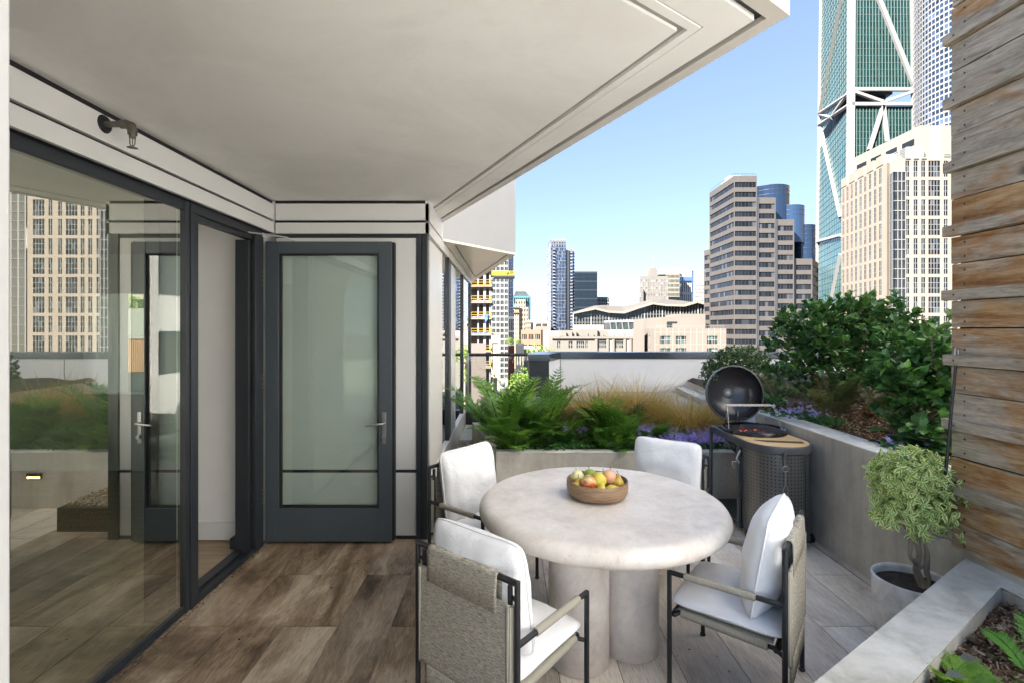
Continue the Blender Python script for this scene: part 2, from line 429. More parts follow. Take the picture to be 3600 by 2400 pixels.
band(.083, .205, ZC, ZC+.03, WHITEC, 'border_board')
band(.205, .211, ZC+.004, ZC+.03, mk('crack_filler', (.45, .43, .40), .9), 'joint')
band(.211, .245, ZC-.002, ZC+.03, WHITEC, 'border_lip')
band(.245, .272, ZC+.012, ZC+.03, mk('groove_grey', (.42, .41, .38), .9), 'inner_groove')
f, c, n = inset(.272)
m = MB(); m.prism([f, c, n, (-1.935, 4.05), (-.641, 4.05)], ZC, ZC+.03); m.build('ceiling_board', WHITEC, soff)
m = MB(); m.prism([(A2.x, A2.y), (B2.x, B2.y), tuple(inset(0)[2]), (-1.935, 4.05), (-.641, 4.05)], ZC+.03, ZC+.34); m.build('roof_slab', WHITEP, soff)
# lit outer fascia of the volume above
m = MB()
fa, ca, na = inset(.004)
m.prism([(fa.x, fa.y), (ca.x, ca.y), (na.x, na.y), (-1.93, 4.0), (-.66, 4.0)], ZC+.345, ZC+.9); m.build('upper_storeys', WHITEP, soff)

# ---------------- the home building around the terrace ----------------
home = thing('apartment_building', 'mass of the white panelled building that rises above and behind the covered terrace', 'building', (-8, 0, 0))
m = MB(); m.box(-7, -1.96, -2.3, 9, 2.80, 3.6); m.build('roof', WHITEP, home)
m = MB(); m.box(-22, 14, -24, -1.6, -30, -.25); m.box(-22, -1.96, -1.59, 12, -30, -.26); m.box(-1.95, 7.5, -1.59, 8.9, -30, -.27); m.build('lower_storeys', WHITEP, home)
m = MB(); m.box(-6.1, -1.97, -2.2, 8, -.14, -.012); m.build('interior_floor', mk('oak_floor', (.36, .26, .16), .4, var=.25, scale=7, stretch=(.25, 3, 1)), home)
m = MB(); m.box(-6.1, -1.97, -2.2, 8, 2.60, 2.78); m.build('interior_ceiling', IWALL, home)
m = MB(); m.box(-6.25, -6.1, -2.2, 8, -.05, 2.7); m.box(-6.1, -3.3, -2.2, -2.05, 0, 2.6); m.box(-2.86, -1.99, 4.05, 4.2, 0, 2.6); m.box(-1.99, -1.97, 4.0, 8, 0, 2.6)
# back wall with a window opening
m.box(-6.1, -5.12, 6, 6.15, 0, 2.6); m.box(-4.25, -2.0, 6, 6.15, 0, 2.6); m.box(-5.12, -4.25, 6, 6.15, 0, .93); m.box(-5.12, -4.25, 6, 6.15, 2.13, 2.6)
m.build('interior_wall', IWALL, home)
m = MB(); m.box(-2.858, -2.03, 4.035, 4.05, 0, .14); m.build('baseboard', WHITEP, home)
m = MB(); m.box(-5.14, -4.23, 5.975, 6.0, .89, .93); m.build('window_sill', WHITEP, home)

ww = thing('window_wall', 'dark framed floor-to-ceiling glass wall left of the open doorway', 'window', (-1.96, 1.5, 0))
m = MB(); m.box(-1.995, -1.94, -1.5, 2.99, 0, .045); m.box(-1.995, -1.94, -1.5, 2.99, 2.42, 2.479); m.box(-1.985, -1.934, 2.99, 3.028, 0, 2.479)
m.box(-1.985, -1.928, 3.032, 3.062, 0, 2.479)
m.build('frame', DARK, ww, bevel=.003)
m = MB(); m.box(-1.962, -1.952, -1.5, 2.99, .045, 2.42); m.build('pane', GLASS, ww)
m = MB(); m.box(-2.12, -2.03, 2.90, 3.05, 0, 2.55); m.build('inner_post', BLACK, ww)
m = MB(); m.box(-1.99, -1.93, -1.5, 2.9, -.004, 0.004); m.build('drip_sill', STEEL, ww)

dw = thing('door_frame', 'dark grey metal frame and threshold of the open doorway', 'door frame', (-1.96, 3.5, 0))
m = MB(); m.box(-2.03, -1.935, 3.066, 3.115, 0, 2.42); m.box(-2.06, -1.96, 3.76, 3.93, 0, 2.38); m.box(-1.955, -1.925, 3.80, 3.925, 0, 2.43); m.box(-2.03, -1.935, 3.066, 3.93, 2.42, 2.479)
m.box(-2.0, -1.95, 3.066, 3.93, 2.385, 2.42); m.build('frame', DARK, dw, bevel=.003)
m = MB(); m.box(-1.965, -1.93, 3.034, 3.93, 0, .03); m.box(-2.07, -2.0, 3.034, 3.93, 0, .035); m.box(-2.0, -1.965, 3.034, 3.93, 0, .012); m.build('threshold', DARK, dw)
m = MB(); m.box(-2.16, -2.065, 3.86, 3.94, 0, .085); m.build('door_stop', DARK, dw, bevel=.006)
m = MB()
for z in (.35, .42, 1.25, 1.32, 2.05, 2.12):
    for k in range(2): m.sphere((-1.924, 3.90, z+k*.03), .004, 8, 5)
m.build('hinge_screw', STEEL, dw)

dr = thing('glazed_door', 'open dark grey door with one tall glass pane, flat against the white wall', 'door', (-1.42, 3.97, 0))
x0, x1, y0, y1 = -1.926, -.921, 3.955, 4.01
m = MB(); m.box(x0, x0+.105, y0, y1, .02, 2.40); m.box(x1-.105, x1, y0, y1, .02, 2.40); m.box(x0+.105, x1-.105, y0+.001, y1-.001, 2.305, 2.40); m.box(x0+.105, x1-.105, y0+.001, y1-.001, .02, .285)
m.build('frame', DOORM, dr, bevel=.003)
m = MB()
for a, b, c, d in ((x0+.105, x0+.118, .285, 2.305), (x1-.118, x1-.105, .285, 2.305)): m.box(a, b, y0+.012, y1-.01, c, d)
m.box(x0+.118, x1-.118, y0+.012, y1-.01, 2.292, 2.305); m.box(x0+.118, x1-.118, y0+.012, y1-.01, .285, .30); m.build('gasket', BLACK, dr)
m = MB(); m.box(x0+.118, x1-.118, 3.975, 3.985, .30, 2.292); m.build('pane', DGLASS, dr)
m = MB(); m.box(x1, x1+.018, y0+.01, y1+.01, .025, 2.395); m.build('edge_seal', BLACK, dr)
m = MB(); m.box(-.998, -.965, y0-.008, y0, .80, 1.05); m.build('lock_plate', STEEL, dr, bevel=.003)
m = MB(); m.tube([(-.982, y0-.008, .965), (-.982, y0-.05, .965), (-1.00, y0-.06, .965), (-1.10, y0-.06, .955), (-1.118, y0-.06, .953)], [.010, .010, .009, .009, .006], 10); m.build('lever_handle', STEEL, dr)
m = MB(); m.tube([(-.982, y0-.03, .855), (-.982, y0-.005, .855)], .016, 14); m.build('lock_cylinder', STEEL, dr)
m = MB(); m.tube([(-2.03, 3.60, 2.425), (-1.75, 3.94, 2.43), (-1.70, 3.97, 2.405)], .006, 8); m.build('closer_arm', STEEL, dr)

def panel_run(pts_fn, name): pass
wp = thing('panelled_wall', 'white panelled wall behind the glazed door, dark joint low across it', 'wall', (-1.3, 4.1, 0))
m = MB()
m.box(-1.885, -.745, 4.05, 4.075, .565, 2.445); m.box(-1.885, -.745, 4.05, 4.075, .03, .54); m.build('panel', WHITEP, wp, bevel=.004)
m = MB(); m.box(-1.893, -.742, 4.058, 4.14, 0, 2.479); m.box(-.742, -.70, 4.04, 4.14, 0, 2.479); m.box(-.695, -.655, 4.045, 4.14, 0, 2.479); m.build('frame', DARK, wp)
m = MB(); m.box(-1.885, -.641, 4.04, 4.075, 2.587, 2.722); m.box(-1.885, -.641, 4.04, 4.075, 2.479, 2.567); m.build('fascia', WHITEP, wp, bevel=.002)
m = MB(); m.box(-1.893, -.66, 4.055, 4.16, 2.565, 2.752); m.build('fascia_joint', BLACK, wp)
m = MB(); m.box(-1.90, -.68, 4.2, 4.85, 0, 2.79); m.build('core', IWALL, wp)

lf = thing('fascia_panel', 'two long pale metal fascia strips above the glass wall and doorway', 'fascia', (-1.9, 1.5, 2.5))
m = MB(); m.box(-1.93, -1.893, -1.5, 4.038, 2.587, 2.712); m.box(-1.93, -1.893, -1.5, 4.038, 2.482, 2.570); m.build('panel', WHITEP, lf, bevel=.002)
m = MB(); m.box(-1.99, -1.915, -1.5, 4.05, 2.481, 2.745); m.build('backing', BLACK, lf)

# side wall running away from the camera with windows
sw = thing('window_wall', 'pale metal wall with narrow windows running away to the right of the white panels', 'wall', (-.7, 6.5, 0))
m = MB()
def sp(y0, y1, z0, z1, x=-.641, mb=None): (mb or m).box(x-.03, x, y0, y1, z0, z1)
sp(4.12, 4.88, .52, 2.44); sp(5.66, 6.10, .52, 2.44); m.build('panel', FASC, sw, bevel=.003)
m = MB(); sp(4.04, 4.93, 2.587, 2.7455); sp(4.04, 8.9, 2.479, 2.570); sp(4.945, 8.9, 2.578, 2.60, -.646); m.build('fascia', FASC, sw, bevel=.002)
m = MB(); sp(4.12, 8.9, -.3, .44, -.646); sp(4.12, 8.9, .445, .50, -.632); m.build('sill', FASC, sw, bevel=.004)
m = MB(); sp(5.40, 5.50, .50, 2.479, -.638); sp(5.56, 5.655, .50, 2.479, -.645); sp(6.10, 6.14, .50, 2.46, -.647); sp(7.12, 7.20, .50, 2.479, -.638); sp(8.55, 8.66, .50, 2.479, -.636); sp(4.885, 4.92, .5, 2.45, -.65); m.build('mullion', DARK, sw)
m = MB(); sp(4.92, 5.40, .50, 2.46, -.66); sp(6.14, 7.12, .50, 2.46, -.66); sp(7.20, 8.55, .50, 2.46, -.66); m.build('pane', glass_mat('side_glass', (.6, .68, .68), .3, 1.6), sw)
m = MB(); m.box(-.70, -.674, 4.05, 4.95, 2.45, 2.755); m.build('backing', BLACK, sw)
m = MB(); m.box(-.72, -.672, 4.15, 8.9, 0, 2.6); m.build('inner_blind', mk('blind', (.45, .43, .39), .9), sw)

by = thing('bay_overhang', 'triangular white bay jutting out beyond the roof corner, underside coloured for warm bounced light', 'bay', (-.3, 6.5, 2.577))
T = [Vector((-.641, 4.94)), Vector((.091, 5.88)), Vector((-.65, 9.3))]
m = MB(); m.prism([tuple(t) for t in T], 2.60, 5.5); m.build('wall', mk('bay_white', (.37, .36, .35), .35, var=.03), by)
cen = (T[0]+T[1]+T[2])/3
def trin(d):
    r = []
    for i in range(3):
        a, b, c = T[i-1], T[i], T[(i+1) % 3]
        u = (a-b).normalized(); v = (c-b).normalized(); bi = (u+v).normalized(); s = abs(u.x*bi.y-u.y*bi.x)
        r.append(b+bi*(d/s))
    return r
def ring(d1, d2, z0, z1, mat, name):
    o, i = trin(d1), trin(d2); mm = MB()
    for k in range(3):
        l = (k+1) % 3; mm.prism([tuple(o[k]), tuple(o[l]), tuple(i[l]), tuple(i[k])], z0, z1)
    mm.build(name, mat, by)
UND = mk('bounce_lit_metal', (.88, .79, .64), .3, .25, var=.08, scale=2)  # warmer than the fascia metal: bounced light put into the colour
ring(0, .085, 2.577, 2.60, UND, 'edge_trim'); ring(.085, .10, 2.588, 2.60, DARK, 'groove')
m = MB(); m.prism([tuple(t) for t in trin(.10)], 2.580, 2.60); m.build('underside_panel', UND, by)

cw = thing('white_wall', 'bright white wall end at the left edge, closest to the viewer', 'wall', (-.6, .35, 0))
m = MB(); m.box(-1.93, -.502, .18, .504, 0, 2.74); m.build('panel', mk('white_paint', (.34, .34, .335), .6, var=.02), cw, bevel=.004)

sk = thing('fire_sprinkler', 'brown pendent sprinkler on a short pipe sticking out above the glass wall', 'sprinkler', (-1.89, 2.337, 2.665))
PIPE = mk('sprinkler_metal', (.16, .145, .12), .4, .6, var=.25, scale=30)
m = MB(); m.lathe([(0, .006), (.038, .006), (.042, 0)], 24, 0, Matrix.Translation((-1.893, 2.337, 2.668)) @ Matrix.Rotation(rad(90), 4, 'Y')); m.build('escutcheon', BLACK, sk)
m = MB(); m.tube([(-1.90, 2.337, 2.668), (-1.80, 2.337, 2.667)], .014, 14); m.tube([(-1.815, 2.337, 2.667), (-1.79, 2.337, 2.667), (-1.77, 2.337, 2.658), (-1.762, 2.337, 2.64), (-1.762, 2.337, 2.617)], [.020, .0205, .0225, .021, .019], 16); m.build('pipe', PIPE, sk)
m = MB(); m.tube([(-1.762, 2.337, 2.618), (-1.762, 2.337, 2.602)], .014, 8)
for s in (-1, 1): m.tube([(-1.762+s*.013, 2.337, 2.605), (-1.762+s*.012, 2.337, 2.575), (-1.762+s*.003, 2.337, 2.562)], .0025, 6)
m.tube([(-1.762, 2.337, 2.602), (-1.762, 2.337, 2.562)], .002, 6); m.build('frame', PIPE, sk)
m = MB(); m.lathe([(0, 0), (.021, .001), (.023, -.001), (0, -.003)], 20, 0, Matrix.Translation((-1.762, 2.337, 2.558))); m.build('deflector', PIPE, sk)

# ---------------- planters, parapet, guard rail ----------------
ZP = .535; ZW = .88
pl = thing('planter_wall', 'low concrete front wall of the back planter behind the table', 'planter wall', (1.2, 4.8, 0))
m = MB(); m.prism([(-.109, 4.75), (2.478, 4.75), (2.478, 4.87), (-.10, 4.87)], -.1, ZP-.004); m.prism([(-.109, 4.75), (-.10, 4.87), (-.33, 6.3), (-.45, 6.3)], -.1, ZP-.005)
m.build('wall', CONC, pl)
m = MB(); m.box(-.112, 2.478, 4.745, 4.875, ZP-.008, ZP); m.build('coping', CONCT, pl, bevel=.002)
sl_ = thing('step_light', 'small warm recessed light in the planter wall, seen mirrored in the glass wall', 'light', (.6, 4.745, .30))
m = MB(); m.box(.54, .68, 4.738, 4.752, .285, .335); m.build('housing', DARK, sl_)
em = N('lamp_glow'); em.b.inputs['Emission Color'].default_value = (1, .55, .15, 1); em.b.inputs['Emission Strength'].default_value = 2.5
m = MB(); m.box(.55, .67, 4.734, 4.74, .288, .305); m.build('lens', em.m, sl_)
rw = thing('concrete_wall', 'tall smooth concrete planter wall along the right side behind the grill', 'planter wall', (2.6, 4, 0))
m = MB(); m.box(2.48, 2.70, 1.2, 4.98, -.1, ZW-.006); m.prism([(2.48, 4.981), (2.70, 4.981), (3.0, 8.3), (2.80, 8.3)], -.1, .735); m.build('wall', CONC, rw)
m = MB(); m.box(2.478, 2.703, 1.2, 4.98, ZW-.012, ZW); m.prism([(2.478, 4.981), (2.703, 4.981), (3.003, 8.3), (2.797, 8.3)], .73, .745); m.build('coping', CONCT, rw, bevel=.004)
# near planter
npn = thing('planter_wall', 'pale concrete planter kerb running diagonally across the lower right corner', 'planter wall', (1.8, 2.1, 0))
ZN = .47
o1, o2 = Vector((.35, 1.254)), Vector((2.56, 2.75)); dd = (o2-o1).normalized(); nn = Vector((dd.y, -dd.x))
thk = .19
i1 = o1+nn*thk; i2l = o2+nn*thk
tt = (2.375-i1.x)/dd.x; ic = i1+dd*tt
m = MB(); m.prism([tuple(o1), tuple(o2), (2.56, .2), (2.375, .2), tuple(ic), tuple(i1)], -.1, ZN-.01)
m.build('wall', CONC, npn)
m = MB(); m.prism([tuple(o1-nn*.002), (2.558, 2.75), (2.558, .2), (2.373, .2), tuple(ic+Vector((-.002, -.001))), tuple(i1+nn*.002)], ZN-.012, ZN); m.build('coping', CONCT, npn, bevel=.01)
ed = thing('metal_edging', 'grey metal edging strip lying beside the mulch inside the near planter', 'edging', (1.9, 1.9, .36))
m = MB(); a = i1+nn*.03; b = a+dd*1.62
m.prism([tuple(a), tuple(b), tuple(b+nn*.055), tuple(a+nn*.055)], .30, .425); m.build('strip', mk('galvanised', (.38, .39, .40), .3, .8, var=.1), ed, bevel=.004)
m = MB(); m.prism([tuple(i1), tuple(ic), (2.375, .2), (1.0, .2)], .1, .395); struct(m, 'soil', mk('mulch_soil', (.13, .08, .048), .95, var=.5, scale=45, bump=.9, bscale=70, bdist=.03))
# soils
m = MB(); m.prism([(-.10, 4.87), (2.48, 4.87), (2.6, 6.4), (-.33, 6.4)], .1, ZP-.045); struct(m, 'planter_soil', SOIL)
def hump(x, y): return .845+.10*mnoise.noise(Vector((x*.6, y*.6, 1)))+.05*mnoise.noise(Vector((x*2, y*2, 5)))+.10*max(0, min(1, (x-2.9)/1.5))
m = MB(); nx_, ny_ = 46, 60; vs = []; fs = []
for j in range(ny_+1):
    for i in range(nx_+1):
        y = 2.4+5.95*j/ny_; xl = 2.69 if y < 5 else 2.69+(y-5)*.092
        x = xl+(7.4-xl)*i/nx_; z = hump(x, y)
        if i == 0: z = .84
        vs.append((x, y, z))
for j in range(ny_):
    for i in range(nx_): a = j*(nx_+1)+i; fs.append((a, a+1, a+nx_+2, a+nx_+1))
m.add(vs, fs, 0, True); struct(m, 'garden_soil', SOIL)
m = MB(); m.prism([(-.33, 6.41), (2.62, 6.41), (2.8, 8.36), (-.3, 8.36)], .1, .66); struct(m, 'roof_gravel_bed', mk('pale_gravel', (.40, .385, .35), .9, var=.35, scale=60, bump=.7, bscale=90))
m = MB(); m.box(-.64, -.10, 4.2, 7.6, -.1, .20); struct(m, 'gravel_base', SOIL)
pv = thing('paving_slab', 'grey paving slabs beyond the gravel beside the side wall', 'paving', (-.45, 7, .2))
m = MB()
for (a, b, c, d) in ((-.635, -.36, 6.52, 7.0), (-.635, -.36, 7.01, 7.55), (-.352, -.18, 6.52, 7.0), (-.352, -.25, 7.01, 7.55)): m.box(a, b, c, d, .2, .262)
m.build('slab', mk('slab_grey', (.42, .43, .42), .8, var=.08, scale=6, bump=.2, bscale=80), pv, bevel=.006)
m = MB(); m.prism([(-.12, 4.9), (-.105, 4.9), (-.34, 6.5), (-.355, 6.5)], .2, .50); 
mo = m.build('planter_edging', DARK); tag(mo, 'thin dark edging between the gravel strip and the fern planter', 'edging')

gr = thing('glass_guard_rail', 'frameless glass guard with a round dark top rail, left of the parapet', 'guard rail', (-.1, 7.7, .2))
m = MB(); m.tube([(-.60, 7.7, 1.31), (.31, 7.7, 1.31)], .0235, 16); m.build('top_rail', DARK, gr)
m = MB(); m.box(-.62, .30, 7.69, 7.705, .46, 1.30); m.build('glass_panel', CLEARG, gr)
m = MB(); m.box(-.64, .317, 7.62, 7.78, .15, .46); m.box(-.64, .317, 7.60, 7.80, .40, .43); m.build('curb', DARK, gr)
m = MB(); m.box(-.635, -.60, 7.68, 7.72, .46, 1.335); m.build('post', STEEL, gr)
pr = thing('parapet_wall', 'long white parapet with a dark metal cap along the far edge of the terrace', 'parapet', (3, 8.4, 0))
pp = [(.317, 7.70), (.65, 7.70), (.884, 8.36), (8.5, 8.36), (8.5, 8.66), (.60, 8.66), (.317, 8.1)]
m = MB(); m.prism([(.335, 7.72), (.64, 7.72), (.64, 8.0), (.335, 8.0)], -.1, 1.205); m.build('pier', mk('pier_dark', (.022, .026, .03), .5), pr)
m = MB(); m.prism([(.642, 7.725), (.876, 8.372), (8.5, 8.372), (8.5, 8.64), (.62, 8.64), (.5, 8.0)], -.1, 1.204); m.build('wall', mk('parapet_white', (.66, .645, .63), .75, var=.04, scale=2), pr)
m = MB(); m.prism(pp, 1.205, 1.318, 0); m.build('cap', mk('cap_metal', (.065, .08, .095), .22, .55, var=.06), pr, bevel=.006)
m = MB(); m.box(.884, .89, 8.366, 8.373, .6, 1.2); m.box(3.55, 3.556, 8.368, 8.373, .6, 1.2); m.box(5.9, 5.906, 8.368, 8.373, .6, 1.2); m.build('joint', DARK, pr)
m = MB()
for k in range(18): m.sphere((1.15+k*.42, 8.36, 1.27), .006, 8, 5)
m.build('rivet', DARK, pr)

# ---------------- timber screen ----------------
ts = thing('timber_screen', 'weathered cedar board screen with projecting battens at the right edge', 'screen', (2.45, 2.748, 0), rad(3.1))
m = MB(); warm = []; rng = random.Random(11)
zb = .507; z = zb
for k in range(11):
    for j in range(2):
        n0 = len(m.f); t = rng.random()
        dx = rng.uniform(-.002, .002); tz = rng.uniform(-.002, .002)
        m.box(dx, .022+dx, -1.2, rng.uniform(-.004, .004), z+.003+tz, z+.146+tz, 0, None, t)
        wv = rng.random()*.75+(.3 if (j == 0 and k > 0) else 0); warm += [min(1, wv)]*(len(m.f)-n0)
        z += .1485
    z += .055
o = m.build('boards', PLANK, ts, local=True, bevel=.0015); faceattr(o, 'warm', warm)
m = MB(); warm = []
for k in range(10):
    zt = zb+.297+k*.352; n0 = len(m.f)
    m.box(-.034, .02, -1.2, (.024+rng.uniform(-.006, .006)), zt+.004, zt+.060, 0, None, rng.random()); warm += [.25]*(len(m.f)-n0)
o = m.build('battens', PLANK, ts, local=True, bevel=.002); faceattr(o, 'warm', warm)
m = MB(); m.sphere((0, 0, 0), .0058, 8, 6, 0, (.35, 1, 1)); s0_ = m.build('screw', mk('rusty_screw', (.07, .055, .045), .5, .5), ts, local=True)
spots = [(-.0015, -.075, zb+k*.352+j*.1485+q) for k in range(10) for j in range(2) for q in (.035, .11)]+[(-.035, -.045, zb+.297+k*.352+.032) for k in range(10)]
for k, sp_ in enumerate(spots):
    o = s0_ if k == 0 else s0_.copy()
    if k: COL.objects.link(o); o.parent = ts
    o.location = sp_
m = MB(); m.box(.03, .12, -.16, -.06, 0, 4.1); m.build('post', DARK, ts, local=True)
m = MB(); m.box(.0235, .028, -1.2, -.03, .52, 4.1); m.build('backing', BLACK, ts, local=True)  # black sheet added so the gaps between the boards stay dark
pcol = MB(); pcol.box(2.50, 2.62, 2.36, 2.62, 0.48, .56); tag(pcol.build('support_block', CONC), 'shaded concrete block under the lower edge of the timber screen', 'block')

# rod clamp on screen edge
rc = thing('clamp_light_pole', 'thin black rod with steel clip on top, clamped to the timber screen', 'pole', (2.36, 2.80, .8))
def Q(px, py, Y=2.70): return P(px, py, Y)
m = MB(); m.tube([Q(3360, 1280), Q(3342, 1470), Q(3330, 1600), Q(3321, 1690)], [.007, .0075, .008, .0085], 10); m.build('rod', CHAIRM, rc)
m = MB(); c0 = Q(3363, 1253)
m.tube([c0+Vector((.010*math.cos(a), 0, .032*math.sin(a)+(.018 if math.sin(a) > 0 else -.018))) for a in [2*math.pi*i/20 for i in range(20)]], .0045, 8, closed=True); m.build('clip', STEEL, rc)
m = MB(); q = Q(3318, 1690)
m.box(q.x-.03, q.x+.045, q.y-.03, q.y+.03, q.z-.006, q.z+.004); m.box(q.x-.032, q.x-.022, q.y-.02, q.y+.02, q.z-.085, q.z-.006); m.box(q.x-.03, q.x+.04, q.y-.02, q.y+.02, q.z-.092, q.z-.082)
m.tube([(q.x+.012, q.y, q.z-.082), (q.x+.012, q.y, q.z-.13)], .006, 8); m.lathe([(0, 0), (.02, 0), (.02, .012), (0, .014)], 14, 0, Matrix.Translation((q.x+.012, q.y, q.z-.14))); m.build('clamp', CHAIRM, rc, bevel=.001)
# ---------------- table ----------------
tb = thing('round_table', 'round travertine table with a thick rounded top on cylinder legs', 'table', (.527, 2.83, 0))
m = MB(); R0 = .688; zt, th = .752, .105
prof = [(0, zt)]+[(R0-.062-(.55-.11*i)*.9 if i < 5 else R0-.062, zt) for i in range(6)]
prof = [(0, zt), (.15, zt), (.3, zt), (.45, zt), (.56, zt), (R0-.075, zt-.001)]
for k in range(1, 14):
    a = math.pi*k/14; prof.append((R0-.075+.075*math.sin(a)**.8, zt-th/2+th/2*math.cos(a)))
prof += [(R0-.075, zt-th), (.3, zt-th), (0, zt-th)]
m.lathe(prof[::-1], 128, 0, Matrix.Translation((.527, 2.83, 0)))
o = m.build('tabletop', STONE, tb, weld=True)
for v in o.data.vertices:
    n_ = mnoise.noise(Vector(v.co)*6)*.0035+mnoise.noise(Vector(v.co)*14)*.0012
    r = math.hypot(v.co.x, v.co.y)
    if r > .5: v.co.x *= 1+n_; v.co.y *= 1+n_; v.co.z += n_*.5
for (lx, ly) in ((.368, 2.58), (.655, 2.69), (.50, 3.06)):
    m = MB(); m.lathe([(.150, 0), (.156, .006), (.156, .3), (.156, .66)], 48, 0, Matrix.Translation((lx, ly, 0)))
    m.build('leg', STONE, tb)

# ---------------- bowl of pears ----------------
BC = Vector((.512, 2.85, zt))
def wood_bowl():
    m = N('bowl_wood'); v = m.coord(scale=(.5, .5, 5)); a = m.noise(v, 11, 6, .65, 1.2); b = m.noise(m.coord(scale=(1, 1, 20)), 14, 3, .6)
    c = m.ramp(m.math('ADD', m.math('MULTIPLY', a, .7), m.math('MULTIPLY', b, .3)), [(.34, (.10, .055, .03)), (.46, (.24, .145, .08)), (.6, (.36, .235, .135)), (.72, (.43, .30, .185))])
    return m.set(.45, 0, .4, c)
m = MB(); Tm = Matrix.Translation(BC)
m.lathe([(0, .004), (.11, .0), (.135, .002), (.158, .014), (.171, .035), (.174, .06), (.173, .098), (.170, .100), (.167, .098), (.166, .04), (.15, .02), (.11, .012), (0, .011)], 64, 0, Tm)
o = m.build('fruit_bowl', wood_bowl(), weld=True); tag(o, 'shallow round wooden bowl holding pears on the travertine table', 'bowl')
def pear_mat(name, base, blush, amt):
    m = N(name); v = m.coord(); f = m.noise(m.coord(off=None, scale=(1, 1, 1)), 9, 3, .5, .4)
    c = m.mix(m.ramp(f, [(.62-amt*.4, (0, 0, 0)), (.80-amt*.4, (1, 1, 1))]), base, blush)
    c = m.mix(m.ramp(m.noise(v, 160, 2, .5), [(.60, (0, 0, 0)), (.72, (.35, .35, .35))]), c, (.32, .22, .06))
    m.b.inputs['Subsurface Weight'].default_value = .08; m.b.inputs['Subsurface Radius'].default_value = (.01, .008, .003)
    return m.set(.36, 0, .4, c)
PM = dict(y=pear_mat('pear_yellow', (.70, .56, .08), (.52, .48, .06), .3), p=pear_mat('pear_pale', (.72, .70, .33), (.62, .10, .03), .55),
          c=pear_mat('pear_cream', (.74, .71, .36), (.66, .62, .22), .4), r=pear_mat('pear_blush', (.74, .50, .28), (.72, .36, .22), .6), d=pear_mat('pear_red', (.62, .50, .10), (.50, .09, .03), .45), g=pear_mat('pear_green', (.28, .36, .05), (.40, .44, .08), .3))
def pear(dx, dy, dz, r, kind, axis, mat, label, tallk=1):
    ax = Vector(axis).normalized(); q = ax.to_track_quat('Z', 'Y').to_matrix().to_4x4()
    c = BC+Vector((dx, dy, dz)); M = Matrix.Translation(c) @ q
    t = thing('pear', label, 'pear', c, 0, 'pears in the wooden bowl'); m = MB()
    if kind == 'pear':
        pr = [(0, -.86), (.10, -.80), (.22, -.86), (.5, -.84), (.8, -.62), (.98, -.22), (.99, .12), (.85, .5), (.62, .85), (.43, 1.15), (.34, 1.4), (.22, 1.56), (.06, 1.56), (0, 1.52)]
    else:
        pr = [(0, -.78), (.10, -.80), (.26, -.90), (.55, -.84), (.86, -.52), (1.0, -.05), (.96, .4), (.75, .78), (.42, .98), (.14, .98), (0, .90)]
    m.lathe([(a*r, b*r*tallk) for a, b in pr], 28, 0, M); m.build('flesh', mat, t, weld=True)
    s = MB(); z0 = 1.5 if kind == 'pear' else .9
    s.tube([M @ Vector((0, 0, z0*r*tallk)), M @ Vector((.004, 0, z0*r*tallk+.012)), M @ Vector((.009, .002, z0*r*tallk+.024))], [.0022, .0018, .0028], 7); s.build('stem', BARK, t)
    s = MB(); s.lathe([(0, -.80*r*tallk), (.12*r, -.815*r*tallk), (.15*r, -.86*r*tallk), (.08*r, -.83*r*tallk)], 9, 0, M); s.build('blossom_end', BARK, t)
pear(-.062, -.075, .098, .043, 'round', (.1, .9, .35), PM['p'], 'pale pear with a red blush, blossom end facing out at the front left')
pear(-.002, -.050, .105, .045, 'round', (-.75, -.35, .55), PM['y'], 'big yellow pear resting on top in the middle with its stem to the left')
pear(-.112, .005, .108, .037, 'round', (.1, .8, .6), PM['c'], 'cream coloured pear at the left rim of the bowl')
pear(.068, .0, .107, .043, 'round', (.3, .3, 1), PM['r'], 'peach pink pear on top at the right of the pile')
pear(.115, -.025, .075, .036, 'pear', (.05, .1, 1), PM['d'], 'upright yellow pear with a red cheek and thin stem at the right rim')
pear(.062, -.098, .065, .033, 'pear', (.95, -.05, .25), PM['y'], 'small yellow pear lying at the front right with its stem to the right')
pear(.005, -.105, .055, .035, 'pear', (.1, .3, 1), PM['y'], 'yellow pear low at the front centre, partly behind the rim')
pear(-.125, -.045, .062, .034, 'pear', (.25, .1, 1), PM['d'], 'red and orange pear low at the left rim under the cream pear')
pear(-.035, -.11, .042, .035, 'round', (0, 1, .4), PM['d'], 'red pear almost hidden behind the front rim')
pear(-.03, .07, .095, .040, 'round', (0, .3, 1), PM['g'], 'green pear behind the big yellow pear')
pear(.05, .09, .07, .042, 'round', (.2, .3, 1), PM['c'], 'pale pear at the back of the bowl')
pear(-.07, .085, .06, .042, 'round', (.2, .3, 1), PM['y'], 'yellow pear low at the back left of the bowl')

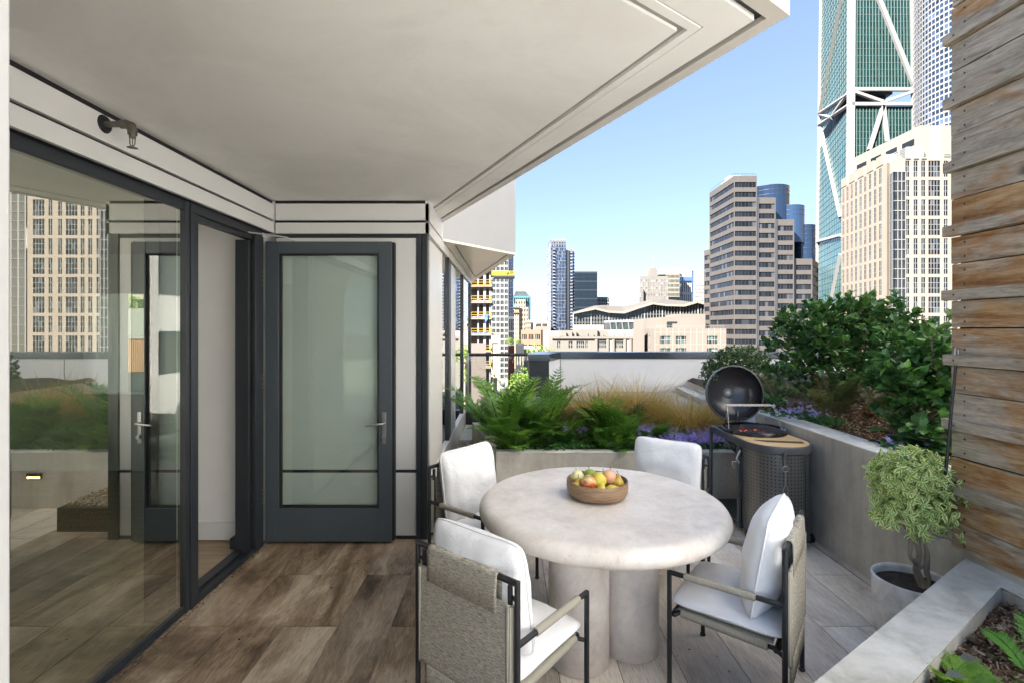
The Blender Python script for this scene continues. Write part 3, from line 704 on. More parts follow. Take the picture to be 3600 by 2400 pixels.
# ---------------- chairs ----------------
def pillow(w_, h_, t_, seed, n=34, pw=2.6, wr=1.0):
    vs = []; fs = []; 
    def prof(u): return max(0, 1-abs(u)**pw)**.5
    for side in (1, -1):
        for j in range(n+1):
            for i in range(n+1):
                u = -1+2*i/n; v = -1+2*j/n
                u = math.copysign(abs(u)**.8, u); v = math.copysign(abs(v)**.8, v)
                p = prof(u)*prof(v)
                x = u*w_/2*(1-.035*(1-v*v)); y = v*h_/2*(1-.035*(1-u*u)); cr = 1-.085*(u*v)**6; x *= cr; y *= cr
                nz = mnoise.noise(Vector((x*5+seed, y*9, side*3)))*.017+mnoise.noise(Vector((x*16+seed, y*11, side*7)))*.006
                eg = (abs(u)**4+abs(v)**4)
                nz += .010*wr*math.sin(40*(x+seed)+9*mnoise.noise(Vector((x*4, y*4, seed))))*eg*p
                z = side*(p*t_/2 + (nz*wr*p if p > 0 else 0))
                vs.append(Vector((x, y, z+.003*mnoise.noise(Vector((x*6, y*6, seed))))))
    m1 = (n+1)**2
    for s_, off in ((0, 0), (1, m1)):
        for j in range(n):
            for i in range(n):
                a = off+j*(n+1)+i; f = (a, a+1, a+n+2, a+n+1); fs.append(f if s_ == 0 else f[::-1])
    edge = [i for i in range(n)]+[j*(n+1)+n for j in range(n)]+[n*(n+1)+i for i in range(n, 0, -1)]+[j*(n+1) for j in range(n, 0, -1)]
    return vs, fs, [vs[k] for k in edge]
def cushion(mats, w_, h_, t_, M, seed, parent, name, wr=1.0):
    vs, fs, ed_ = pillow(w_, h_, t_, seed, wr=wr)
    m = MB(); m.add([M @ v for v in vs], fs, 0, True); o = m.build(name, mats, parent, weld=True, local=True)
    p = MB(); p.tube([M @ v for v in ed_], .0042, 6, closed=True); 
    q = p.build('piping', mats, o, local=True)
    return o
def make_chair(label, seed):
    t = thing('armchair', label, 'chair', (0, 0, 0), 0, 'armchairs around the round table')
    r = .0115; W, D = .275, .24
    for sx in (-1, 1):
        m = MB(); m.tube([(sx*W, D, .012), (sx*W, D, .572)], r, 10); m.lathe([(0, 0), (.014, 0), (.016, .006), (.012, .014), (0, .014)], 12, 0, Matrix.Translation((sx*W, D, 0))); m.build('leg', CHAIRM, t, local=True)
        m = MB(); m.tube([(sx*W, -D, .012), (sx*W, -D, .80)], r, 10); m.lathe([(0, 0), (.014, 0), (.016, .006), (.012, .014), (0, .014)], 12, 0, Matrix.Translation((sx*W, -D, 0))); m.build('leg', CHAIRM, t, local=True)
        m = MB(); m.tube([(sx*W, D, .567), (sx*W, -D, .567)], r, 10); o = m.build('armrest', CHAIRM, t, local=True)
        m = MB(); m.tube([(sx*W, .17, .567), (sx*W, -.13, .567)], .0165, 14); m.build('cord_wrap', WRAP, o, local=True)
    m = MB(); m.tube([(-W, -D, .792), (W, -D, .792)], .0125, 10); m.build('back_rail', CHAIRM, t, local=True)
    m = MB()
    for sx in (-1, 1):
        x = sx*.238
        m.tube([(x, .225, .375), (x, -.215, .355), (x, -.232, .40), (x, -.236, .775)], .010, 10)
        m.tube([(sx*W, D-.02, .37), (x, .2, .375)], .009, 8); m.tube([(sx*W, -D, .35), (x, -.19, .36)], .009, 8)
        m.tube([(x, -.23, .73), (sx*W, -D, .73)], .008, 8)
    m.tube([(-.238, .225, .375), (.238, .225, .375)], .010, 10); m.tube([(-W, D, .36), (-.2, .22, .372)], .009, 8)
    m.tube([(-.238, -.2, .345), (.238, -.2, .345)], .010, 10); m.build('seat_frame', CHAIRM, t, local=True)
    m = MB()
    for sx in (-1, 1): m.tube([(sx*.238, .195, .374), (sx*.238, -.17, .358)], .0195, 14)
    m.box(-.238, .238, -.19, .215, .372, .386); m.build('seat_sling', WRAP, t, local=True)
    # back sling: panel, strip over the rail, tail below the seat
    m = MB(); n = 20
    def sheet(path, x0, x1, th_=.006, nx=26):
        vs = []; fs = []
        for s_ in (0, 1):
            for j, (y, z) in enumerate(path):
                for i in range(nx+1):
                    x = x0+(x1-x0)*i/nx
                    vs.append((x, y-(th_ if s_ == 0 else 0)+.0012*mnoise.noise(Vector((x*30, z*30, 2))), z))
        k = len(path)*(nx+1)
        for j in range(len(path)-1):
            for i in range(nx):
                a = j*(nx+1)+i; fs.append((a, a+1, a+nx+2, a+nx+1)); b = a+k; fs.append((b+nx+1, b+nx+2, b+1, b))
            a = j*(nx+1); fs.append((a, a+nx+1, a+nx+1+k, a+k)); a += nx; fs.append((a+nx+1, a, a+k, a+k+nx+1))
        for i in range(nx): fs.append((i+1, i, i+k, i+k+1)); a = (len(path)-1)*(nx+1)+i; fs.append((a, a+1, a+1+k, a+k))
        m.add(vs, fs, 0, True)
    sheet([(-.252-.0*i, .30+(.712-.30)*i/14) for i in range(15)], -.251, .251)
    arc = [(-D-.016*math.cos(a), .792+.016*math.sin(a)) for a in [math.pi*k/8 for k in range(9)]]
    sheet([(-.257, .66), (-.258, .74)]+arc+[(-.226, .70)], -.19, .19, .004)
    sheet([(-.246, .19), (-.247, .25), (-.249, .31)], -.205, .205, .012)
    m.build('back_sling', SLING, t, local=True)
    for sx in (-1, 1):
        m = MB(); m.tube([(sx*.243, -.243, .31), (sx*.243, -.245, .705)], .017, 12); m.build('sling_edge', WRAP, t, local=True)
    cushion(CUSH, .525, .50, .10, Matrix.Translation((0, .005, .418)) @ Matrix.Rotation(rad(1), 4, 'X'), seed, t, 'seat_cushion', .6)
    cushion(CUSH, .505, .47, .20, Matrix.Translation((0, -.135, .665)) @ Matrix.Rotation(rad(99), 4, 'X'), seed+5.3, t, 'back_cushion', 1.1)
    return t
def place(t, x, y, fx, fy): t.matrix_basis = Matrix.Translation((x, y, 0)) @ Matrix.Rotation(math.atan2(fy, fx)-math.pi/2, 4, 'Z')
for k, (lab, x, y, fx, fy) in enumerate((
    ('armchair nearest the viewer, seen from behind with its woven back sling facing us', -.022, 2.154, .64, .765),
    ('armchair right of the table, seen from its side with a puffy upright cushion', 1.118, 2.419, -.80, .60),
    ('armchair left of the table beside the side wall, in front of the small sign', -.159, 3.358, .77, -.64),
    ('armchair behind the table in front of the purple flowers, mostly hidden by the tabletop', 1.079, 3.543, -.60, -.80))):
    place(make_chair(lab, 1.7*k+.4), x, y, fx, fy)

# ---------------- grill cart ----------------
bq = thing('charcoal_grill_cart', 'dark kettle grill in an oval cart with perforated cabinet, lid standing open', 'grill', (2.18, 4.2, 0))
def perf():
    m = N('perforated_steel'); uv = m.n('ShaderNodeUVMap'); sp_ = m.n('ShaderNodeSeparateXYZ'); m.l(uv.outputs[0], sp_.inputs[0])
    s = 36
    fx = m.math('SUBTRACT', m.math('FRACT', m.math('MULTIPLY', sp_.outputs[0], s)), .5); fy = m.math('SUBTRACT', m.math('FRACT', m.math('MULTIPLY', sp_.outputs[1], s)), .5)
    d = m.math('SQRT', m.math('ADD', m.math('MULTIPLY', fx, fx), m.math('MULTIPLY', fy, fy)))
    hole = m.math('LESS_THAN', d, .17)
    c = m.mix(hole, (.22, .22, .22), (.004, .004, .004)); m.set(.3, .75, .5, c)
    m.l(m.math('SUBTRACT', .75, m.math('MULTIPLY', hole, .75)), m.b.inputs['Metallic']); m.l(m.math('ADD', .30, m.math('MULTIPLY', hole, .6)), m.b.inputs['Roughness'])
    return m.m
cxg, r_ = 2.19, .235
cyb, yback = 4.06, 4.16
m = MB(); Mx = Matrix.Translation((cxg, cyb, 0))
m.lathe([(r_, .06), (r_, .735)], 48, 0, Mx, True, None, math.pi, 2*math.pi)
m.add([(cxg-r_, cyb, .06), (cxg-r_, yback, .06), (cxg-r_, yback, .735), (cxg-r_, cyb, .735)], [(0, 1, 2, 3)], 0, False, None, [[(0, .06), (.1, .06), (.1, .735), (0, .735)]])
m.add([(cxg+r_, cyb, .06), (cxg+r_, yback, .06), (cxg+r_, yback, .735), (cxg+r_, cyb, .735)], [(3, 2, 1, 0)], 0, False, None, [[(0, .735), (.1, .735), (.1, .06), (0, .06)]])
m.build('cabinet', perf(), bq)
m = MB(); m.box(cxg-r_, cxg+r_, yback-.01, yback, .05, .74); m.lathe([(0, .06), (r_+.004, .06), (r_+.004, .05), (0, .05)], 40, 0, Mx); m.box(cxg+.112, cxg+.115, cyb-.214, cyb-.203, .07, .73); m.build('cabinet_back', SLATEM, bq)
def stadium(rx, y0, y1, n=24, x=cxg):
    pts = [(x+rx*math.cos(a), y0+rx*math.sin(a)) for a in [math.pi+math.pi*k/n for k in range(n+1)]]
    return pts+[(x+rx, y1), (x-rx, y1)]
m = MB(); so_ = stadium(.268, 4.085, 4.70); si_ = stadium(.248, 4.085, 4.68)
n = len(so_)
for z0, z1 in ((.738, .800),):
    vs = [(x, y, z0) for x, y in so_]+[(x, y, z1) for x, y in so_]+[(x, y, z0) for x, y in si_]+[(x, y, z1) for x, y in si_]
    fs = []
    for i in range(n):
        j = (i+1) % n; fs += [(i, j, n+j, n+i), (n+i, n+j, 3*n+j, 3*n+i), (2*n+j, 2*n+i, 3*n+i, 3*n+j), (j, i, 2*n+i, 2*n+j)]
    m.add(vs, fs, 0, False)
m.build('rim', SLATEM, bq, bevel=.006)
BAMB = mk('bamboo_board', (.62, .42, .21), .45, var=.12, scale=6, stretch=(1, 6, 1))
# bamboo top: half stadium minus kettle circle
m = MB(); kc = Vector((cxg, 4.43)); kr = .262
out = stadium(.245, 4.085, 4.09)[:-2]
inn = [(kc.x+kr*math.cos(a), kc.y+kr*math.sin(a)) for a in [math.pi+.42+(math.pi-.84)*k/24 for k in range(25)]]
vs = [(x, y, .798) for x, y in out]+[(x, y, .798) for x, y in inn]; vs += [(x, y, .782) for x, y, z in vs]
fs = []
for i in range(24): fs += [(i, i+1, 25+i+1, 25+i), (50+i+1, 50+i, 75+i, 75+i+1), (25+i, 25+i+1, 76+i, 75+i)]
m.add(vs, fs, 0, False); m.build('bamboo_board', BAMB, bq)
m = MB(); m.prism([(cxg-.17, 4.09), (cxg+.19, 4.02), (cxg+.17, 3.96), (cxg-.10, 4.02)], .799, .8015); m.build('board_slot', mk('slot_dark', (.05, .035, .02), .6), bq)
m = MB(); Mk = Matrix.Translation((cxg, 4.43, 0))
m.lathe([(.0, .56), (.12, .575), (.20, .64), (.245, .73), (.262, .80), (.265, .835), (.258, .835), (.25, .80), (.235, .735), (.19, .66), (.11, .60), (0, .585)], 56, 0, Mk); m.build('bowl', mk('enamel_black', (.018, .018, .02), .2, .2, var=.1), bq, weld=True)
def coal():
    m = N('glowing_charcoal'); v = m.coord(); f = m.noise(v, 26, 4, .6)
    m.set(.9, 0, .2, m.ramp(m.noise(v, 60, 4, .6), [(.3, (.01, .01, .01)), (.7, (.16, .15, .14))]))
    g = m.ramp(f, [(.57, (0, 0, 0)), (.7, (1, .12, .03))]); m.l(g, m.b.inputs['Emission Color']); m.b.inputs['Emission Strength'].default_value = 1.0
    return m.m
m = MB(); rng = random.Random(5)
for k in range(150):
    a = rng.random()*6.28; q = .2*math.sqrt(rng.random()); m.sphere((cxg+q*math.cos(a), 4.43+q*math.sin(a), .745+rng.random()*.03), .022, 6, 4, 0, (1, .8, .7))
ch = m.build('charcoal', coal(), bq)
m = MB(); 
for k in range(23):
    x = -.235+k*.0214; h = math.sqrt(.25**2-x*x)-.004
    m.tube([(cxg+x, 4.43-h, .815), (cxg+x, 4.43+h, .815)], .0026, 6)
m.tube([(cxg+.252*math.cos(a), 4.43+.252*math.sin(a), .812) for a in [2*math.pi*k/40 for k in range(40)]], .004, 6, closed=True); m.build('grate', SLATEM, bq)
m = MB()
for s in (-1, 1): m.tube([(cxg+s*.235, 4.40, .82), (cxg+s*.205, 4.50, 1.02)], .0028, 6)
for k in range(3): m.tube([(cxg-.215, 4.47+k*.045, 1.02), (cxg+.215, 4.47+k*.045, 1.02)], .0025, 6)
for k in range(9): m.tube([(cxg-.2+k*.05, 4.47, 1.02), (cxg-.2+k*.05, 4.58, 1.02)], .0018, 6)
m.build('warming_rack', STEEL, bq)
# lid, standing open and facing the viewer
ML = Matrix.Translation((cxg-.06, 4.68, 1.105)) @ Matrix.Rotation(rad(-4), 4, 'Z') @ Matrix.Rotation(rad(84), 4, 'X')
m = MB(); LR = .262
pf = [(LR*math.cos(a), -.17*math.sin(a)) for a in [math.pi/2*k/14 for k in range(15)]]
m.lathe([(LR, .02)]+pf, 64, 0, ML); m.lathe([(LR-.010, .02)]+[(x*.962, z*.962) for x, z in pf], 64, 0, ML); m.lathe([(LR+.001, .02), (LR-.011, .0205)], 64, 0, ML)
lid = m.build('lid', mk('enamel_grey', (.045, .046, .05), .24, .35, var=.15, scale=5), bq, weld=True)
m = MB(); m.lathe([(.019, -.155), (.046, -.153), (.049, -.158), (.046, -.166)], 28, 0, ML @ Matrix.Translation((-.0, -.0, .001))); m.build('thermometer_ring', SLATEM, lid)
m = MB(); m.lathe([(0, -.152), (.018, -.154), (.020, -.16)], 20, 0, ML); m.build('thermometer', mk('gauge_face', (.55, .60, .60), .3), lid)
m = MB()
for dx, dy in ((-.12, .13), (-.155, .13), (-.12, .165), (-.155, .165)):
    rr = math.hypot(dx, dy); zz = -.164*math.sqrt(max(0, 1-(rr/.252)**2))+.004
    m.lathe([(0, zz), (.011, zz)], 12, 0, ML @ Matrix.Translation((dx, dy, 0)))
m.build('vent', mk('vent_green_gap', (.10, .13, .05), .8), lid)
m = MB(); 
for s in (-.055, .05): m.box(cxg-.06+s-.008, cxg-.06+s+.008, 4.72, 4.735, .80, .93)
m.build('lid_hinge', SLATEM, bq)
# legs, shelf, wheels, hooks
m = MB()
m.tube([(cxg-.262, 4.64, .785), (cxg-.264, 4.69, .79), (cxg-.268, 4.705, .76), (cxg-.272, 4.705, .10)], .016, 10); m.build('rear_leg', SLATEM, bq); m = MB(); m.tube([(cxg+.262, 4.70, .785), (cxg+.25, 4.70, .10)], .016, 10)
m.build('rear_leg', SLATEM, bq)
m = MB(); m.box(cxg-.262, cxg-.235, 4.165, 4.195, .05, .745); m.box(cxg+.23, cxg+.25, 4.165, 4.195, .05, .745); m.build('front_post', SLATEM, bq, bevel=.003)
m = MB(); m.box(cxg-.26, cxg+.25, 4.17, 4.71, .085, .105); m.build('shelf', mk('shelf_dark', (.035, .036, .038), .45, .3), bq, bevel=.003)
for x, y in ((cxg-.235, 4.03), (cxg+.235, 3.99), (cxg-.24, 4.69), (cxg+.22, 4.69)):
    m = MB()
    for s in (-.014, .014):
        m.lathe([(0, -.009), (.030, -.009), (.036, -.004), (.036, .004), (.030, .009), (0, .009)], 24, 0, Matrix.Translation((x+s, y, .037)) @ Matrix.Rotation(rad(90), 4, 'Y'))
    m.box(x-.006, x+.006, y-.014, y+.014, .03, .075); m.build('caster_wheel', mk('caster_black', (.015, .015, .016), .5) if 'caster_black' not in bpy.data.materials else bpy.data.materials['caster_black'], bq)
m = MB(); hx = cxg-.275; m.tube([(hx+.02, 4.14, .70), (hx-.02, 4.13, .64), (hx-.0, 4.12, .60)], .010, 8); m.tube([(hx-.02, 4.10, .62), (hx-.07, 4.09, .62), (hx-.07, 4.09, .575), (hx-.045, 4.09, .572)], .004, 8); m.build('hook', STEEL, bq)
tg = thing('grill_tongs', 'thin steel tongs hanging from the rim at the front of the grill cabinet', 'tongs', (2.14, 3.78, .72))
tx, ty = 2.115, 3.798
m = MB(); m.box(tx-.011, tx+.011, ty-.004, ty+.012, .665, .765); m.build('strap', SLATEM, tg)
m = MB(); m.tube([(tx+.022*math.cos(a), ty-.010, .645+.022*math.sin(a)) for a in [2*math.pi*k/20 for k in range(20)]], .0028, 7, closed=True)
m.tube([(tx-.003, ty-.010, .623), (tx-.004, ty-.010, .52), (tx-.017, ty-.010, .49), (tx-.017, ty-.010, .22)], .0032, 7); m.tube([(tx+.003, ty-.010, .623), (tx+.004, ty-.010, .52), (tx+.017, ty-.010, .49), (tx+.017, ty-.010, .22)], .0032, 7); m.build('arm', STEEL, tg)

# ---------------- small sign ----------------
sg = thing('warning_sign', 'small grey warning plaque standing at the left end of the fern planter', 'sign', P(1733, 1567, 4.93))
b0 = P(1733, 1567, 4.93); Ms = Matrix.Translation((0, 0, .052)) @ Matrix.Rotation(rad(-6), 4, 'X')
m = MB(); m.box(-.076, .076, -.003, .003, -.05, .05, 0, Ms); m.build('plate', mk('sign_plate', (.52, .49, .45), .6, var=.03), sg, local=True, bevel=.0015)
m = MB(); m.box(-.004, .004, .004, .010, -.14, .02, 0, Ms); m.build('stake', DARK, sg, local=True)
INK = mk('sign_ink', (.06, .055, .05), .7)
Rt = Ms @ Matrix.Rotation(rad(90), 4, 'X')
for s, sz, z in (('TO CONSERVE WATER, THIS', .0088, .024), ('LANDSCAPE IS IRRIGATED', .0088, .013), ('WITH RECYCLED WATER.', .0088, .002), ('DO NOT DRINK.', .0145, -.016)):
    o = text_mesh(s, sz, (0, 0, 0), Matrix.Identity(4), INK, sg); o.matrix_basis = Ms @ Matrix.Translation((0, -.0036, z)) @ Matrix.Rotation(rad(90), 4, 'X')
m = MB(); m.lathe([(0, 0), (.004, 0), (.004, .0012), (0, .0012)], 12, 0, Ms @ Matrix.Translation((0, -.003, .040)) @ Matrix.Rotation(rad(90), 4, 'X')); m.build('symbol', INK, sg, local=True)

# ---------------- pot ----------------
pt = thing('potted_shrub', 'variegated shrub with a twisted trunk in a pale stone pot beside the right wall', 'potted plant', (2.27, 2.79, 0))
POT = (lambda m: (lambda v: (m.bump(m.noise(v, 60, 4, .6), .2, .003), m.set(.7, 0, .35, m.ramp(m.noise(v, 6, 8, .66, 1.2), [(.35, (.5, .5, .49)), (.5, (.70, .69, .67)), (.65, (.82, .81, .79))]))))(m.coord(scale=(1, 1, .6))))(N('pot_stone'))[1]
m = MB(); m.lathe([(0, .01), (.175, .01), (.182, .02), (.192, .31), (.190, .315), (.180, .315), (.176, .30), (.176, .2)], 56, 0, Matrix.Translation((2.27, 2.79, 0))); m.build('pot', POT, pt, weld=True)
m = MB(); m.lathe([(0, .278), (.06, .280), (.12, .276), (.177, .270)], 40, 0, Matrix.Translation((2.27, 2.79, 0))); m.build('soil', SOIL, pt)
m = MB()
def wob(pts, r0, r1, seed, amp=.012, k=5):
    out = []; rs = []
    for i in range(len(pts)-1):
        a, b = Vector(pts[i]), Vector(pts[i+1])
        for j in range(k):
            t_ = j/k; p = a.lerp(b, t_); q = (i+t_)/(len(pts)-1)
            out.append(p+Vector((mnoise.noise(p*12+Vector((seed, 0, 0))), mnoise.noise(p*12+Vector((0, seed, 0))), 0))*amp*2); rs.append((r0+(r1-r0)*q)*(1+.18*math.sin(9*q+seed)))
    out.append(Vector(pts[-1])); rs.append(r1); return out, rs
for pts, r0, r1, s in (([(2.30, 2.77, .26), (2.295, 2.78, .40), (2.30, 2.78, .52), (2.30, 2.80, .66)], .020, .012, 1), ([(2.325, 2.75, .26), (2.33, 2.76, .38), (2.315, 2.76, .50), (2.335, 2.77, .62)], .015, .009, 4), ([(2.295, 2.77, .38), (2.245, 2.76, .44), (2.238, 2.76, .52), (2.25, 2.77, .62)], .014, .009, 8),
    ([(2.30, 2.79, .56), (2.24, 2.80, .66), (2.19, 2.80, .78)], .010, .004, 2), ([(2.31, 2.79, .58), (2.37, 2.80, .70), (2.42, 2.80, .82)], .010, .004, 3), ([(2.30, 2.80, .62), (2.30, 2.80, .85)], .010, .004, 5), ([(2.25, 2.77, .58), (2.17, 2.76, .63), (2.11, 2.76, .66)], .007, .003, 6), ([(2.33, 2.77, .58), (2.39, 2.75, .56), (2.44, 2.74, .55)], .006, .002, 7)):
    a, b = wob(pts, r0, r1, s); m.tube(a, b, 10)
m.build('trunk', BARK, pt)
# ---------------- foliage builders ----------------
def leaf_shape(m, M, L, W_, fold=.25, curl=.15, tint=None, mi=0, wide=.5):
    # six point folded leaf, u across the leaf and v along it
    rows = [(0, .06), (.28, .85*wide/.5), (.62, 1.0), (1, .04)]
    vs = []; 
    for t, w_ in rows:
        z = -curl*L*t*t; ww = W_/2*min(1, w_)
        vs += [M @ Vector((-ww, t*L, z+fold*ww)), M @ Vector((0, t*L, z)), M @ Vector((ww, t*L, z+fold*ww))]
    fs = []; uv = []
    for i in range(3):
        a = i*3; v0, v1 = rows[i][0], rows[i+1][0]
        fs += [(a, a+1, a+4, a+3), (a+1, a+2, a+5, a+4)]; uv += [[(0, v0), (.5, v0), (.5, v1), (0, v1)], [(.5, v0), (1, v0), (1, v1), (.5, v1)]]
    m.add(vs, fs, mi, False, tint, uv)
def orient(p, d, up=Vector((0, 0, 1)), roll=0):
    d = d.normalized()
    if abs(d.dot(up)) > .98: up = Vector((0, 1, 0))
    x = d.cross(up).normalized(); z = x.cross(d).normalized()
    M = Matrix((x, d, z)).transposed().to_4x4(); M.translation = p
    return M @ Matrix.Rotation(roll, 4, 'Y')
def rvec(rng):
    while True:
        v = Vector((rng.uniform(-1, 1), rng.uniform(-1, 1), rng.uniform(-1, 1)))
        if .01 < v.length < 1: return v.normalized()
def shrub_leaves(m, twigs, per, L, W_, rng, spread=.6, up=.3, tint_fn=None):
    for base, tip in twigs:
        d = (tip-base)
        for k in range(per):
            t = rng.uniform(.25, 1.0); p = base.lerp(tip, t); a = rvec(rng); dirv = (d.normalized()*.5+a*spread+Vector((0, 0, up))).normalized()
            l = L*rng.uniform(.6, 1.15); tn = rng.random() if tint_fn is None else tint_fn(p, rng)
            leaf_shape(m, orient(p, dirv, roll=rng.uniform(-.7, .7)), l, W_*l/L, rng.uniform(.1, .5), rng.uniform(0, .35), tn)
def blob_twigs(rng, blobs, n, tl):
    tot = sum(b[1].x*b[1].y*b[1].z for b in blobs) if False else None
    ws = [b[1][0]*b[1][1]+b[1][0]*b[1][2] for b in blobs]; tw = []
    for _ in range(n):
        b = rng.choices(blobs, ws)[0]; c, r = Vector(b[0]), b[1]
        v = rvec(rng); q = rng.random()**.33
        p = c+Vector((v.x*r[0], v.y*r[1], v.z*r[2]))*q
        if v.z < -.5 and rng.random() < .5: continue
        tip = p+(v+Vector((0, 0, .45))+rvec(rng)*.5).normalized()*tl*rng.uniform(.6, 1.5); tw.append((p, tip))
    return tw
def stems(m, base, tips, r0, r1, rng, seg=6, wob_=.06):
    for t in tips:
        a = Vector(base)+Vector((rng.uniform(-.05, .05), rng.uniform(-.05, .05), 0)); b = Vector(t); pts = []
        for i in range(6):
            q = i/5; p = a.lerp(b, q); p.z = a.z+(b.z-a.z)*q**.8; pts.append(p+Vector((mnoise.noise(p*4), mnoise.noise(p*4+Vector((9, 0, 0))), 0))*wob_*math.sin(q*math.pi))
        m.tube(pts, [r0+(r1-r0)*i/5 for i in range(6)], seg)

# ---- variegated crown ----
rng = random.Random(21)
blobs = [((2.25, 2.80, .88), (.17, .14, .10)), ((2.20, 2.79, .80), (.12, .12, .10)), ((2.38, 2.80, .86), (.12, .12, .10)), ((2.18, 2.77, .71), (.10, .09, .07)), ((2.34, 2.78, .74), (.14, .12, .11)), ((2.31, 2.76, .62), (.10, .08, .05)), ((2.10, 2.77, .67), (.06, .05, .04)), ((2.42, 2.73, .55), (.05, .04, .025)), ((2.29, 2.80, .96), (.11, .09, .05)), ((2.13, 2.78, .93), (.06, .06, .04))]
m = MB()
for base, tip in blob_twigs(rng, blobs, 800, .03):
    d = (tip-base).normalized()
    for k in range(6):   # little rosettes
        a = k*1.15+rng.random()*.8; x = d.orthogonal().normalized(); y = d.cross(x)
        dv = (x*math.cos(a)+y*math.sin(a))*.9+d*rng.uniform(.3, .8)
        l = rng.uniform(.034, .050); l *= rng.uniform(.6, 1.1); leaf_shape(m, orient(tip+d*rng.uniform(-.012, .012), dv+rvec(rng)*.35, d), l, l*.46, .2, .3, rng.random())
m.build('crown', VARI, pt)

# ---- large viburnum, bright bush, globe ----
def shrub(name, label, base, blobs, n, per, L, W_, mat, tl, seed, nst=10, leafmat=None, spread=.7, r0=.02, group=None):
    rng = random.Random(seed); t = thing(name, label, 'shrub', base, 0, group)
    tw = blob_twigs(rng, blobs, n, tl)
    m = MB(); shrub_leaves(m, tw, per, L, W_, rng, spread); m.build('foliage', mat, t)
    m = MB(); stems(m, base, [rng.choice(tw)[0] for _ in range(nst)], r0, r0*.25, rng)
    for a, b in tw[::3]: m.tube([a, b], [.0035, .0015], 4, cap=False)
    m.build('branch', BARK, t); return t
VB = 5.2
def B(px, py, Y, rx, ry, rz): return (tuple(P(px, py, Y)), (rx, ry, rz))
shrub('viburnum_shrub', 'large glossy dark green shrub in front of the cream tower', (3.45, 5.0, .85),
      [B(2825, 1210, 4.9, .28, .35, .22), B(2920, 1180, 5.0, .42, .45, .28), B(3040, 1180, 4.9, .42, .45, .30), B(3000, 1290, 4.8, .50, .45, .22), B(2850, 1300, 4.8, .32, .35, .20), B(3130, 1220, 4.8, .30, .35, .25),
       B(2830, 1150, 4.9, .18, .2, .10), B(2985, 1115, 5.0, .10, .1, .10), B(3030, 1110, 5.0, .12, .1, .10), B(3175, 1290, 4.7, .16, .2, .16)], 620, 9, .085, .052, VIB, .13, 31, 14)
shrub('leafy_shrub', 'brighter green leafy shrub pressed against the edge of the timber screen', (3.05, 3.9, .85),
      [B(3260, 1300, 3.7, .26, .3, .18), B(3310, 1400, 3.6, .22, .3, .22), B(3210, 1340, 3.9, .22, .3, .16), B(3280, 1500, 3.5, .16, .25, .14), B(3170, 1250, 3.9, .12, .15, .10), B(3230, 1440, 3.7, .16, .2, .12), B(3330, 1240, 3.6, .14, .2, .10)],
      330, 8, .085, .056, VIB if False else leaf_mat('glossy_leaf', (.035, .10, .025), (.07, .18, .04), (.14, .29, .06), .36, .28, spec=.5), .12, 32, 9)
rng = random.Random(5); t = thing('leafy_sprig', 'thin sprig with a few round leaves rising beside the timber screen', 'shrub', (3.1, 3.7, .9))
m = MB(); f_ = MB()
for pts in ([(3290, 1300), (3275, 1200), (3258, 1140), (3242, 1105)], [(3300, 1260), (3320, 1190), (3335, 1130), (3345, 1100)], [(3275, 1210), (3300, 1170), (3315, 1150)]):
    pp_ = [P(x, y, 3.55) for x, y in pts]; m.tube(pp_, .004, 6)
    for i in range(len(pp_)-1):
        for k in range(4):
            p = pp_[i].lerp(pp_[i+1], k/4); leaf_shape(f_, orient(p, rvec(rng)+Vector((0, 0, .3))), .085, .055, .25, .2, rng.random())
m.build('stem', BARK, t); f_.build('foliage', BRIGHT, t)
shrub('globe_shrub', 'clipped round shrub with tiny leaves right behind the open grill lid', (2.98, 6.4, .85),
      [((2.98, 6.4, 1.08), (.44, .42, .36)), ((2.98, 6.4, 1.12), (.44, .42, .34))], 1500, 9, .034, .020, BOX, .05, 33, 8, spread=.8)

